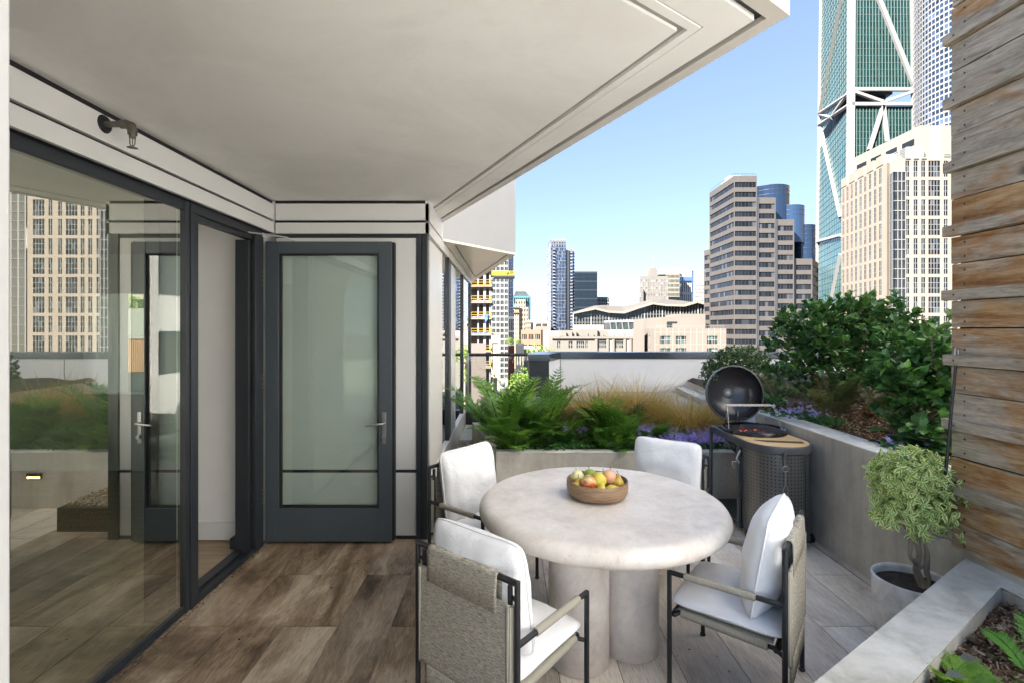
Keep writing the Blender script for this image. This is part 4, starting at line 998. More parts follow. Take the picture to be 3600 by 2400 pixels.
# ---- ferns ----
def frond(m, base, dirv, L, rng, lift=.9, npin=17, pinL=.17, arch=.75, sub=True, tint=None, width=1.0):
    d = Vector((dirv[0], dirv[1], 0)).normalized(); pts = []; side = Vector((-d.y, d.x, 0))
    e0 = lift; p = Vector(base); sway = rng.uniform(-.5, .5)
    for i in range(15):
        q = i/14; e = e0-arch*q*q*1.6; p = p+(d*math.cos(e)+Vector((0, 0, math.sin(e)))+side*sway*q*.35)*(L/14); pts.append(p.copy())
    t0 = rng.random() if tint is None else tint
    m.tube(pts, [.004-.0028*i/14 for i in range(15)], 4, tint=t0*.4, cap=False)
    for i in range(npin):
        q = .14+.86*i/(npin-1); idx = q*13.999; a = int(idx); f = idx-a; c = pts[a].lerp(pts[min(a+1, 14)], f); tg_ = (pts[min(a+1, 14)]-pts[a]).normalized()
        nrm = side.cross(tg_).normalized()
        w_ = math.sin(math.pi*min(1, (q*.92+.10)))**.75*pinL*width*rng.uniform(.85, 1.1)
        for s in (-1, 1):
            dv = (side*s+tg_*.55+nrm*rng.uniform(-.15, .2)).normalized()
            if not sub:
                leaf_shape(m, orient(c, dv, nrm), w_, w_*.16, .05, .15, t0*.5+rng.random()*.5); continue
            n = 6
            px_ = dv.cross(nrm).normalized(); droop = -nrm*.12
            for k in range(n):
                u = (k+.6)/n; pc = c+dv*w_*u+droop*w_*u*u; wl = w_*.34*(1-u*.70)
                for s2 in (-1, 1):
                    v2 = (px_*s2+dv*.75).normalized(); b = px_.cross(dv)
                    pp = [pc-dv*wl*.28, pc+v2*wl*.9+dv*wl*.28, pc+dv*wl*.62]
                    m.add(pp, [(0, 1, 2)], 0, False, min(1, t0*.75+rng.random()*.25), [[(.3, u), (.9, u), (.3, u)]])
            e = c+dv*w_*1.04+droop*w_
            m.add([c, c+dv*w_*.5+px_*w_*.03, e, c+dv*w_*.5-px_*w_*.03], [(0, 1, 2, 3)], 0, False, t0*.5, [[(.5, 0), (.4, .5), (.5, 1), (.6, .5)]])
def fern(label, base, n, L, seed, mat=FERN, spread=1.0, lift=(.75, 1.4), pinL=.17, sub=True, name='fern', group='ferns in the planters', npin=17, rad_=.10):
    rng = random.Random(seed); t = thing(name, label, 'fern', base, 0, group); m = MB()
    for k in range(n):
        a = rng.random()*6.283; r = rad_*math.sqrt(rng.random()); b = Vector(base)+Vector((r*math.cos(a), r*math.sin(a), 0)); a2 = a+rng.uniform(-.5, .5)
        frond(m, b, (math.cos(a2), math.sin(a2)), L*rng.uniform(.55, 1.1), rng, rng.uniform(*lift), npin, pinL, rng.uniform(.4, .95), sub)
    m.build('frond', mat, t); return t
GRPF = 'ferns in the back planter'
fern('tall feathery fern at the left end of the back planter, above the small sign', (-.02, 5.35, .49), 20, .95, 41, rad_=.14, pinL=.16, group=GRPF)
fern('bushy green fern in front of the dark parapet pier', (.33, 5.45, .49), 20, .90, 42, rad_=.14, pinL=.16, group=GRPF)
fern('lower fern at the front left of the back planter, spreading over the gravel', (.08, 5.02, .49), 15, .58, 43, rad_=.14, pinL=.13, lift=(.5, 1.2), group=GRPF)
fern('green fern in the middle of the back planter, before the rust coloured sedges', (1.14, 5.30, .49), 18, .58, 44, rad_=.16, pinL=.14, group=GRPF)
fern('fern between the middle fern and the campanula flowers', (1.42, 5.20, .49), 20, .40, 45, rad_=.14, pinL=.12, lift=(.5, 1.2), group=GRPF)
fern('small fern low at the front of the back planter behind the fruit bowl', (1.02, 4.98, .49), 16, .36, 46, rad_=.1, pinL=.09, lift=(.5, 1.2), group=GRPF)
fern('leaning fern frond cluster right behind the first tall fern', (.58, 5.15, .49), 14, .55, 48, rad_=.1, pinL=.12, lift=(.5, 1.3), group=GRPF)
G2 = 'sword ferns on the mulch bed'
fern('olive sword fern in the middle of the mulch bed below the big shrub', tuple(P(2925, 1455, 4.35)), 20, .46, 51, SWORD, lift=(.7, 1.45), pinL=.085, sub=False, npin=24, group=G2)
fern('reddish brown sword fern on the mulch between the two shrubs', tuple(P(3100, 1440, 4.4)), 14, .50, 52, SWORD, lift=(.4, 1.2), pinL=.08, sub=False, npin=24, group=G2)
fern('dry rust coloured fern collapsed on the mulch', tuple(P(3125, 1455, 4.2)), 12, .26, 53, DEAD, lift=(.0, .7), pinL=.06, sub=False, npin=20, group=G2)
fern('small sword fern behind the concrete wall beside the grill lid', tuple(P(2760, 1405, 5.3)), 12, .40, 54, SWORD, lift=(.4, 1.2), pinL=.08, sub=False, npin=22, group=G2)
fern('green spreading fern in the lower right foreground planter', (1.96, 1.80, .39), 11, .25, 55, leaf_mat('near_fern_leaf', (.06, .20, .03), (.12, .32, .05), (.26, .48, .07), .5, .35), lift=(.35, 1.1), pinL=.06, rad_=.08, group='foreground ferns')
fern('lime green young fern at the bottom edge of the picture', (1.64, 1.84, .39), 7, .14, 56, YLEAF, lift=(.5, 1.2), pinL=.07, rad_=.05, group='foreground ferns')
fern('tip of a small green fern at the bottom edge right of the table', (.76, 1.27, .40), 9, .27, 57, bpy.data.materials['near_fern_leaf'], lift=(.4, 1.3), pinL=.07, rad_=.04, group='foreground ferns')

fern('small green fern tip in front of the pale kerb near the lower right corner', (1.13, 1.42, .36), 9, .25, 58, bpy.data.materials['near_fern_leaf'], lift=(.4, 1.3), pinL=.07, rad_=.04, group='foreground ferns')
# ---- sedges ----
def sedge(label, base, n, L, R, seed):
    rng = random.Random(seed); t = thing('sedge_clump', label, 'ornamental grass', base, 0, 'rust coloured sedge clumps'); m = MB()
    for k in range(n):
        a = rng.random()*6.283; r = R*math.sqrt(rng.random())*.55; b = Vector(base)+Vector((r*math.cos(a), r*math.sin(a)*.8, 0)); l = L*rng.uniform(.6, 1.15)
        d = Vector((math.cos(a+rng.uniform(-.6, .6)), math.sin(a+rng.uniform(-.6, .6)), 0)); s = Vector((-d.y, d.x, 0)); e = rng.uniform(.95, 1.5); c = rng.uniform(.6, 2.1); p = b; w_ = rng.uniform(.0024, .0046)
        vs = []; fs = []; uv = []
        for i in range(7):
            q = i/6; ww = w_*(1-q*.85); vs += [p-s*ww, p+s*ww]; ee = e-c*q*1.1
            p = p+(d*math.cos(ee)+Vector((0, 0, math.sin(ee))))*(l/6)
        for i in range(6): fs.append((2*i, 2*i+1, 2*i+3, 2*i+2)); uv.append([(0, i/6), (1, i/6), (1, (i+1)/6), (0, (i+1)/6)])
        m.add(vs, fs, 0, False, rng.random()*.6+(.35 if rng.random() < .6 else 0), uv)
    m.build('blade', GRASS, t)
sedge('rust coloured sedge at the left, behind the middle fern', (1.05, 5.80, .52), 1900, .72, .55, 61)
sedge('rust coloured sedge in the middle reaching up over the parapet', (1.55, 5.95, .54), 1800, .70, .45, 62)
sedge('rounded golden sedge at the right, beside the grill lid', (2.02, 5.55, .50), 2300, .56, .55, 63)

# ---- ground cover and campanula ----
def cover(name, label, region, n, L, mat, seed, zf, kind='stuff', lift=.6, cat='ground cover'):
    rng = random.Random(seed); m = MB(); k = 0
    while k < n:
        x = rng.uniform(region[0], region[1]); y = rng.uniform(region[2], region[3]); k += 1
        z = zf(x, y)
        if z is None: continue
        zz = z+rng.random()*.05; d = rvec(rng); d.z = abs(d.z)*lift; l = L*rng.uniform(.6, 1.2)
        leaf_shape(m, orient(Vector((x, y, zz)), d, roll=rng.uniform(-.4, .4)), l, l*.95, .15, .2, rng.random())
    o = m.build(name, mat); return tag(o, label, cat, kind=kind)
def zback(x, y):
    if x < -.08-(y-4.87)*.16: return None
    e = .505+.035*mnoise.noise(Vector((x*4, y*4, 0)))+.03*min(1, (y-4.85)/.3)
    return e
cover('ground_cover', 'dense low round-leaved ground cover filling the back planter', (-.1, 2.46, 4.86, 5.7), 9500, .036, COVER, 71, zback)
cover('ground_cover', 'sprawling leaves hanging over the planter rim behind the table', (.1, 2.45, 4.80, 4.90), 420, .030, COVER, 72, lambda x, y: .525 if mnoise.noise(Vector((x*5, 0, 3))) > -.1 else None)
def flowers(label, n, region, seed, zf, r=.017, dens=None):
    rng = random.Random(seed); m = MB()
    for k in range(n):
        x = rng.uniform(region[0], region[1]); y = rng.uniform(region[2], region[3])
        if dens and not dens(x, y): continue
        p = Vector((x, y, zf(x, y)+rng.uniform(.05, .135))); nrm = (Vector((rng.uniform(-.7, .7), rng.uniform(-1.3, .2), .9))).normalized(); a0 = rng.random()*6; t_ = rng.random()
        x_ = nrm.orthogonal().normalized(); y_ = nrm.cross(x_)
        for q in range(5):
            a = a0+q*1.2566; dv = x_*math.cos(a)+y_*math.sin(a); sd = nrm.cross(dv); rr = r*rng.uniform(.85, 1.15)
            m.add([p, p+dv*rr*.55+sd*rr*.26+nrm*rr*.18, p+dv*rr+nrm*rr*.1, p+dv*rr*.55-sd*rr*.26+nrm*rr*.18], [(0, 1, 2, 3)], 0, False, min(1, t_*.7+rng.random()*.3), [[(.5, 0), (.8, .5), (.5, 1), (.2, .5)]])
    o = m.build('campanula_flowers', PURP); tag(o, label, 'flowers', kind='stuff')
zb2 = lambda x, y: (zback(x, y) or .5)
flowers('mass of violet star shaped campanula flowers in front of the golden sedge', 2300, (1.38, 2.44, 4.92, 5.45), 81, zb2, dens=lambda x, y: mnoise.noise(Vector((x*3, y*3, 2))) > -.42)
flowers('small patch of violet campanula flowers between the two big ferns', 420, (.45, .85, 5.2, 5.6), 82, zb2)
hz = lambda x, y: hump(x, y)+.02
def patch(label, px, py, Y, w_, d_, nf, nl, seed):
    c = P(px, py, Y)
    cover('ground_cover', label+' leaves', (c.x-w_, c.x+w_, c.y-d_, c.y+d_), nl, .040, COVER, seed, hz, lift=.8)
    flowers(label+' flowers', nf, (c.x-w_*.8, c.x+w_*.8, c.y-d_*.8, c.y+d_*.8), seed+1, hz, .02)
patch('campanula patch beside the concrete wall right of the grill,', 2810, 1440, 4.75, .28, .3, 75, 900, 91)
patch('campanula patch at the foot of the leafy shrub near the pot,', 3195, 1560, 3.55, .22, .2, 36, 500, 93)
cover('ground_cover', 'low green leaves under the globe shrub behind the grill lid', (2.75, 3.6, 5.2, 6.6), 2400, .05, COVER, 95, lambda x, y: hz(x, y) if mnoise.noise(Vector((x*2, y*2, 7))) > -.1 and x > 2.78+(y-5)*.09 else None, lift=1.0)
rng = random.Random(9); t = thing('bergenia', 'clump of big round dark leaves low behind the concrete wall above the pot', 'plant', tuple(P(3230, 1570, 3.35)))
m = MB(); c = P(3240, 1560, 3.35)+Vector((.17, 0, 0))
for k in range(60):
    p = c+Vector((rng.uniform(-.22, .3), rng.uniform(-.15, .3), rng.uniform(-.05, .10))); d = rvec(rng); d.z = abs(d.z)*.7; leaf_shape(m, orient(p, d), .13, .12, .2, .3, rng.random()*.6)
m.build('foliage', VIB, t)

# ---- mulch and gravel ----
def chips(name, label, n, fn, L, W_, mat, seed, cat, tilt=.5, flat=False):
    rng = random.Random(seed); m = MB()
    for k in range(n):
        p = fn(rng)
        if p is None: continue
        d = rvec(rng); d.z *= tilt; l = L*rng.uniform(.4, 1.3); w_ = W_*rng.uniform(.6, 1.3); M = orient(p, d, roll=rng.uniform(-1, 1) if not flat else rng.uniform(-3, 3))
        m.box(-w_/2, w_/2, -l/2, l/2, 0, w_*(.45 if not flat else .8), 0, M)
    o = m.build(name, mat); return tag(o, label, cat, kind='stuff')
def fm(rng):
    x = rng.uniform(2.72, 4.2); y = rng.uniform(2.7, 5.4)
    if rng.random() > 1.25-(y-2.7)*.25: return None
    return Vector((x, y, hump(x, y)+rng.uniform(-.004, .012)))
chips('bark_mulch', 'brown bark mulch covering the raised bed behind the concrete wall', 26000, fm, .030, .010, MULCH, 101, 'mulch')
def fn2(rng):
    x = rng.uniform(1.0, 2.37); y = rng.uniform(.9, 2.36); lim = i1.y+(x-i1.x)*dd.y/dd.x
    if y > lim-.012: return None
    return Vector((x, y, .40+rng.uniform(-.004, .012)+.02*mnoise.noise(Vector((x*5, y*5, 0)))))
chips('bark_mulch', 'shredded bark mulch in the near planter at the lower right corner', 16000, fn2, .034, .009, MULCH, 102, 'mulch')
def fg(rng):
    y = rng.uniform(4.25, 6.5); return Vector((rng.uniform(-.635, -.12-(max(0, y-4.9))*.16), y, .20+rng.random()*.02))
chips('gravel', 'tan pebble gravel strip between the side wall and the fern planter', 9000, fg, .020, .013, GRAVEL, 103, 'gravel', .4, True)
def fdk(rng):
    y = rng.uniform(-.5, 3.9); return Vector((-1.925+abs(rng.gauss(0, .018)), y, .002))
chips('leaf_litter', 'dry leaf crumbs and dust along the bottom of the glass wall', 700, fdk, .010, .004, MULCH, 104, 'debris', .1)
def fdk2(rng):
    return Vector((rng.uniform(-1.8, 2.4), rng.uniform(1.6, 4.6), .002))
chips('leaf_crumbs', 'a few tiny dry leaf crumbs scattered over the terrace tiles', 90, fdk2, .012, .005, MULCH, 105, 'debris', .1)
# ---------------- the city ----------------
GZ = -30
m = MB(); m.add([(-6000, -3000, GZ), (6000, -3000, GZ), (6000, 15000, GZ), (-6000, 15000, GZ)], [(0, 1, 2, 3)]); struct(m, 'ground', mk('city_ground', (0.077, 0.074, 0.07), .9, var=.3, scale=.02))
m = MB(); m.box(-8, 14, 60, 400, GZ+.004, GZ+.008); struct(m, 'street', mk('asphalt', (.055, .055, .058), .85, var=.2, scale=.5))
m = MB()
for k in range(34): m.box(2.9, 3.1, 62+k*10, 66+k*10, GZ+.012, GZ+.016)
struct(m, 'street_markings', mk('road_paint', (.7, .68, .6), .7))
m = MB(); rng = random.Random(77); vs = []; nh = 160
for i in range(nh+1):
    x = -3500+7000*i/nh; h = 95+70*mnoise.noise(Vector((x*.0012, 3, 0)))+28*mnoise.noise(Vector((x*.006, 1, 0))); vs += [(x, 5200, GZ), (x, 5600, max(20, h)), (x, 7200, GZ)]
fs = []
for i in range(nh): a = 3*i; fs += [(a, a+3, a+4, a+1), (a+1, a+4, a+5, a+2)]
m.add(vs, fs, 0, True); struct(m, 'hills', mk('hazy_hills', (0.192, 0.186, 0.205), 1, var=.1, scale=.003, spec=0))

def wglass(name, col, rough=.08, metal=.0, spec=.8, vary=.5, var_scale=1):
    m = N(name); oi = m.n('ShaderNodeObjectInfo'); t = m.attr('tint').outputs['Fac']
    f = m.math('FRACT', m.math('ADD', m.math('MULTIPLY', oi.outputs['Random'], 7.3), t))
    c = m.ramp(f, [(0, c3(col, 1-vary)), (.6, col), (.86, c3(col, 1+vary*.8)), (.92, tuple(min(.6, x*2.2+.035) for x in col))])
    v = m.coord(); m.bump(m.noise(v, .35*var_scale, 2, .5), .06, .3)
    return m.set(rough, metal, spec, c)
G_DARK = wglass('dark_window', (.010, .012, .015), .2, spec=.3); G_BLUE = wglass('blue_window', (.016, .032, .065), .08, .1, .6); G_TEAL = mk('teal_window', (.006, .027, .026), .2, spec=.25, var=.5, scale=.35, stretch=(1, 1, .4))
G_GREEN = wglass('greenish_window', (.014, .022, .019), .15); G_SKY = wglass('sky_blue_glass', (.16, .27, .46), .05, .75, .9, .25)
MULL = mk('white_mullion', (0.207, 0.204, 0.193), .6, var=.03); MULLD = mk('dark_mullion', (.03, .03, .033), .5); MULLB = mk('blue_grey_mullion', (.12, .14, .18), .5)
CREAM = mk('cream_stone', (0.214, 0.179, 0.144), .85, var=.05, scale=.15); CREAMW = mk('cream_white', (0.155, 0.141, 0.122), .85, var=.05, scale=.2)
BROWN = mk('brown_granite', (.074, .065, .058), .6, var=.10, scale=.4); WHITEB = mk('white_cladding', (0.215, 0.209, 0.204), .7, var=.03, scale=.3)
GREYC = mk('grey_concrete_far', (0.218, 0.205, 0.192), .9, var=.12, scale=.3)
meshc = {}
class Bld:
    def __init__(s, name, label, cat, Xc, Yc, group=None):
        s.t = thing(name, label, cat, (Xc, Yc, GZ), 0, group); s.base = Vector((Xc, Yc, GZ)); s.w = MB(); s.cnt = 0; s.extra = {}; s.wname = 'window'
    def wmesh(s, w_, h_, nx, nz, gm, mm, bar, fr):
        key = (round(w_, 2), round(h_, 2), nx, nz, gm.name, mm.name, bar, fr)
        if key in meshc: return meshc[key]
        m = MB()
        for i in range(nx):
            for j in range(nz):
                a, b = -w_/2+w_*i/nx, -w_/2+w_*(i+1)/nx; c, d = h_*j/nz, h_*(j+1)/nz
                m.add([(a, 0, c), (b, 0, c), (b, 0, d), (a, 0, d)], [(0, 1, 2, 3)], 0)
        for i in range(1-fr, nx+fr): x = -w_/2+w_*i/nx; m.box(x-bar/2, x+bar/2, -bar*.7, -.01, 0, h_, 1)
        for j in range(1-fr, nz+fr): z = h_*j/nz; m.box(-w_/2, w_/2, -bar*.55, -.012, z-bar/2, z+bar/2, 1)
        meshc[key] = m; return m
    def window(s, pos, ang, w_, h_, nx, nz, gm, mm, bar=.08, fr=0, name='window'):
        src = s.wmesh(w_, h_, nx, nz, gm, mm, bar, fr)
        if s.cnt < 100:
            s.cnt += 1
            if not hasattr(src, 'me'):
                o = src.build(name, [gm, mm], s.t, local=True); src.me = o.data
            else:
                o = bpy.data.objects.new(name, src.me); COL.objects.link(o); o.parent = s.t
            o.matrix_basis = Matrix.Translation(Vector(pos)-s.base) @ Matrix.Rotation(ang, 4, 'Z')
        else:
            key = (gm.name, mm.name); E = s.extra.setdefault(key, (MB(), gm, mm, name))[0]
            M = Matrix.Translation(Vector(pos)) @ Matrix.Rotation(ang, 4, 'Z'); o = len(E.v); E.v += [tuple(M @ Vector(v)) for v in src.v]
            sh = random.random()
            for f, mi, ti in zip(src.f, src.mi, src.tint): E.f.append([i+o for i in f]); E.mi.append(mi); E.sm.append(False); E.tint.append((ti+sh) % 1); E.uv.append(None)
    def face(s, p0, p1, z0, z1, cols, rows, depth=.3, nx=1, nz=1, gm=None, mm=None, bar=.08, fr=0, mi=0, name='window', order=1):
        p0, p1 = Vector(p0), Vector(p1); d = p1-p0; L = d.length; d.normalize(); nrm = Vector((d.y, -d.x)); ang = math.atan2(d.y, d.x)
        def pt(u, z, dep=0): q = p0+d*u-nrm*dep; return (q.x, q.y, z)
        w = s.w; zz = z0; rows = sorted(rows); cols = sorted(cols)
        for (r0, r1) in rows:
            if r0 > zz: w.add([pt(0, zz), pt(L, zz), pt(L, r0), pt(0, r0)], [(0, 1, 2, 3)], mi)
            u = 0
            for c in list(cols)+[(L, L)]:
                if c[0] > u+1e-4: w.add([pt(u, r0), pt(c[0], r0), pt(c[0], r1), pt(u, r1)], [(0, 1, 2, 3)], mi)
                u = c[1]
            for c in cols:
                a, b = c[0], c[1]
                w.add([pt(a, r0), pt(b, r0), pt(b, r1), pt(a, r1), pt(a, r0, depth), pt(b, r0, depth), pt(b, r1, depth), pt(a, r1, depth)], [(0, 1, 5, 4), (1, 2, 6, 5), (2, 3, 7, 6), (3, 0, 4, 7)], mi)
            zz = r1
        if z1 > zz: w.add([pt(0, zz), pt(L, zz), pt(L, z1), pt(0, z1)], [(0, 1, 2, 3)], mi)
        for (r0, r1) in (rows[::-1] if order else rows):
            for c in cols:
                n_ = c[2] if len(c) > 2 else nx
                s.window(pt((c[0]+c[1])/2, r0, depth-.02), ang, c[1]-c[0], r1-r0, n_, nz, gm, mm or MULL, bar, fr, name)
    def closed(s, poly, z0, z1, mi=0, skip=()):
        n = len(poly); A = sum(poly[i][0]*poly[(i+1) % n][1]-poly[(i+1) % n][0]*poly[i][1] for i in range(n))
        for i in range(n):
            if i in skip: continue
            a, b = poly[i], poly[(i+1) % n]; s.w.add([(a[0], a[1], z0), (b[0], b[1], z0), (b[0], b[1], z1), (a[0], a[1], z1)], [(0, 1, 2, 3)], mi)
        s.w.add([(x, y, z1) for x, y in poly], [tuple(range(n))], mi)
        s.w.add([(x, y, z0) for x, y in poly], [tuple(range(n))[::-1]], mi)
    def done(s, mats, name='wall'):
        s.w.build(name, mats, s.t)
        for E, gm, mm, nm in s.extra.values():
            o = E.build(nm, [gm, mm], s.t); o['kind'] = 'stuff'
        return s.t
def cols_(L, n, frac, m0=None, nn=None):
    p = L/n; return [(p*i+p*(1-frac)/2, p*(i+1)-p*(1-frac)/2) + ((nn,) if nn else ()) for i in range(n)]
def rows_(z1, pitch, frac, zmin, top=0): 
    r = []; z = z1-top
    while z-pitch > zmin: r.append((z-pitch+pitch*(1-frac)/2, z-pitch*(1-frac)/2)); z -= pitch
    return r
def pxp(px, Y): return (PX(px, Y), Y)
def simple(name, label, edges, pytop, depth, mats, spec, cat='building', group=None, zmin=-14, skew=0):
    """edges: list of (px, Y) left to right; spec: one dict per visible edge"""
    pts = [pxp(*e) for e in edges]; ztop = PZ(pytop, edges[0][1])
    b = Bld(name, label, cat, pts[0][0], pts[0][1], group)
    yb_ = max(pts[-1][1], pts[0][1])+depth; poly = pts+[(pts[-1][0]*yb_/pts[-1][1], yb_), (pts[0][0]*yb_/pts[0][1], yb_)]
    skip = []
    for i, sp_ in enumerate(spec):
        if sp_ is None: continue
        L = (Vector(pts[i+1])-Vector(pts[i])).length
        c = cols_(L, sp_['n'], sp_.get('cf', .6)); r = rows_(ztop, sp_['fl'], sp_.get('rf', .5), sp_.get('zmin', zmin), sp_.get('top', 1))
        b.face(pts[i], pts[i+1], GZ, ztop, c, r, sp_.get('d', .3), sp_.get('nx', 1), sp_.get('nz', 1), sp_.get('g', G_DARK), sp_.get('m', MULL), sp_.get('bar', .1), sp_.get('fr', 0), 0, sp_.get('name', 'window'))
        skip.append(i)
    b.closed(poly, GZ, ztop, 0, skip)
    return b, pts, ztop

# unseen tower behind the viewer, added to throw its shadow on the terrace
t = thing('shade_tower', 'plain tower added behind the viewer, unseen, to block the sun from the terrace', 'building', (.5+120*SUN.x/math.hypot(SUN.x, SUN.y), 4+120*SUN.y/math.hypot(SUN.x, SUN.y), GZ), math.atan2(SUN.x, -SUN.y))
m = MB(); m.box(-5.4, 4.5, -22, 6, 0, 175); m.build('wall', CREAMW, t, local=True)
# bronze glass grid tower hidden by the screen, mirrored in the glass wall
t = thing('bronze_glass_tower', 'bronze glass tower with thin white grid, mirrored left in the glass wall', 'building', (PX(3500, 205), 205, GZ))
m = MB(); xb = PX(3446, 206); m.prism([(xb, 206), (xb+60, 206), (xb+64, 217), (xb+11, 217)], GZ, 150); m.build('glass', wglass('bronze_glass', (.13, .12, .10), .2, .3, .9, .2), t)
m = MB()
for k in range(20): x = xb+k*3; m.box(x-.12, x+.12, 205.6, 205.98, GZ, 150)
z = -28
while z < 150: m.box(xb, xb+60, 205.7, 205.97, z-.12, z+.12); z += 3.9
m.build('grid', MULL, t)
t = thing('bounce_block', 'white block added outside the picture on the right to bounce sunlight onto the terrace', 'building', (16, -4, GZ))  # unseen block, added as a sunlit reflector for the terrace
m = MB(); m.box(9.1, 24, -22, 9.3, GZ, 40); m.build('wall', mk('bounce_white', (.76, .755, .735), .8, var=.03), t)
m = MB()
for k in range(7):
    for j in range(9): m.box(9.07, 9.09, -20+k*4, -18.6+k*4, -3+j*3, -1.4+j*3)
m.build('window', G_DARK, t)
# --- brown banded tower ---
Yb = 200; b = Bld('banded_office_tower', 'brown stone office tower with dark ribbon windows and a stepped top', 'building', PX(2600, Yb), Yb)
z1 = PZ(619, Yb); fl = 3.93
def band_face(p0, p1, ztop, n, fr=.54, inset_=.4, top=1.6):
    L = (Vector(p1)-Vector(p0)).length
    b.face(p0, p1, GZ, ztop, [(inset_, L-inset_, n)], rows_(ztop, fl, fr, -16, top), .35, n, 1, G_DARK, MULLD, .12, 0, 0, 'window_band')
pA, pB, pC = pxp(2494, 225), pxp(2581, Yb), pxp(2661, Yb)
band_face(pA, pB, z1, 14); band_face(pB, pC, z1, 6, inset_=.3)
b.closed([pA, pB, pC, (pC[0], Yb+40), (pA[0]*240/225, Yb+40)], GZ, z1, 0, (0, 1))
z2 = PZ(693, Yb); pD = pxp(2727, Yb+.8); pC2 = (pC[0]+.9, Yb+.8); band_face(pC2, pD, z2, 5)
b.closed([(pC[0]-1, Yb+.8), pC2, pD, (pD[0], Yb+40), (pC[0]-1, Yb+40)], GZ, z2, 0, (1,))
z3 = PZ(769, Yb); pE = pxp(2792, Yb+1.6); pD2 = (pD[0]+.9, Yb+1.6); band_face(pD2, pE, z3, 5); b.closed([(pD[0]-1, Yb+1.6), pD2, pE, (pE[0], Yb+40), (pD[0]-1, Yb+40)], GZ, z3, 0, (1,))
z4 = PZ(907, Yb); pF = pxp(2856, Yb+2.4); pG = pxp(2877, Yb+16); pE2 = (pE[0]+.9, Yb+2.4); band_face(pE2, pF, z4, 5); band_face(pF, pG, z4, 7)
b.closed([(pE[0]-1, Yb+2.4), pE2, pF, pG, (pG[0], Yb+44), (pE[0]-1, Yb+44)], GZ, z4, 0, (1, 2))
z5 = PZ(876, 226); pH = pxp(2475, 231); pI = pxp(2496, 226.2); band_face(pH, pI, z5, 4, inset_=.2); b.closed([pH, pI, (pI[0]*1.14, 262), (pH[0]*1.14, 262)], GZ, z5, 0, (0,))
t = b.done([BROWN])
for (c, zb_, zt_, r_2) in ((pxp(2700, 216), z2, PZ(627, Yb), 8.2), (pxp(2770, 214), z3, PZ(702, Yb), 6.2), (pxp(2823, 214), z4, PZ(771, Yb), 4.6)):
    m = MB(); m.lathe([(0, zb_-8), (r_2, zb_-8)]+[(r_2, zb_+(zt_-zb_)*k/6) for k in range(7)]+[(0, zt_)], 28, 0, Matrix.Translation((c[0], c[1], 0)), False); m.build('glass_drum', G_BLUE, t)
    m = MB()
    for k in range(int((zt_-zb_)/1.95)): m.lathe([(r_2+.05, zt_-1.95*k), (r_2+.05, zt_-1.95*k-.18)], 28, 0, Matrix.Translation((c[0], c[1], 0)), False)
    m.build('drum_band', MULLD, t)
m = MB()
for k in range(9): x = pB[0]+(pC[0]-pB[0])*k/8; m.tube([(x, Yb+1, z1), (x, Yb+1, z1+1.1)], .05, 4)
m.tube([(pB[0], Yb+1, z1+1.1), (pC[0], Yb+1, z1+1.1)], .06, 4); m.tube([(pA[0], 225, z1+1.1), (pB[0], Yb+1, z1+1.1)], .06, 4); m.build('roof_railing', MULLD, t)
m = MB()
for x, y, zt_ in ((pC[0]+.45, Yb+.4, z2), (pD[0]+.45, Yb+1.2, z3), (pE[0]+.45, Yb+2.0, z4)): m.box(x-.5, x+.5, y, y+.8, GZ, zt_)
m.build('recess_strip', G_DARK, t)

m = MB()
for x, y, w_, h_ in ((PX(2600, Yb), Yb+9, 5, 3), (PX(2630, Yb), Yb+14, 3, 4.5), (PX(2560, 212), 214, 6, 2.4)): m.box(x, x+w_, y, y+5, z1, z1+h_)
m.build('roof_plant', GREYC, t)
# --- cream stone tower ---
Yc = 200; b = Bld('cream_stone_tower', 'cream stone tower with paired tall windows, in front of the green braced tower', 'building', PX(3150, Yc), Yc)
fl2 = 7.8; zc = PZ(557, Yc)
q0, q1, q2, q3, q4 = pxp(2958, 243), pxp(3118, 205), pxp(3141, Yc), pxp(3163, Yc+3), pxp(3345, Yc)
rws = [(zc-1.0-fl2*k-6.5, zc-1.0-fl2*k) for k in range(0, 13) if zc-1.0-fl2*k-6.5 > -22]
# front face
q4 = pxp(3440, Yc); qf = pxp(3170, Yc); L = q4[0]-qf[0]
fc = []
for a, w_, n_ in ((3183, 15, 2), (3212, 15, 2), (3239, 15, 2), (3264, 42, 4), (3318, 15, 2), (3352, 15, 2), (3380, 42, 4)): fc.append((PX(a, Yc)-qf[0], PX(a+w_, Yc)-qf[0], n_))
b.face(qf, q4, GZ, zc, fc, rws, .28, 2, 3, G_DARK, MULL, .14)
# left face
LA = (Vector(q1)-Vector(q0)).length; n9 = 9; p9 = (LA-2.8)/n9; ca = [(.9+p9*k, .9+p9*k+p9*.46) for k in range(n9)]
zA = 70.06
rwa = [r for r in rws if r[1] < zA]
b.face(q0, q1, GZ, zA, ca, rwa, .14, 2, 3, G_DARK, MULL, .14)
b.closed([q0, q1, (q1[0]+2, 206), pxp(3170, Yc), q4, (q4[0]+8, Yc+40), (q0[0]+14, 262)], GZ, zA, 0, (0, 3))
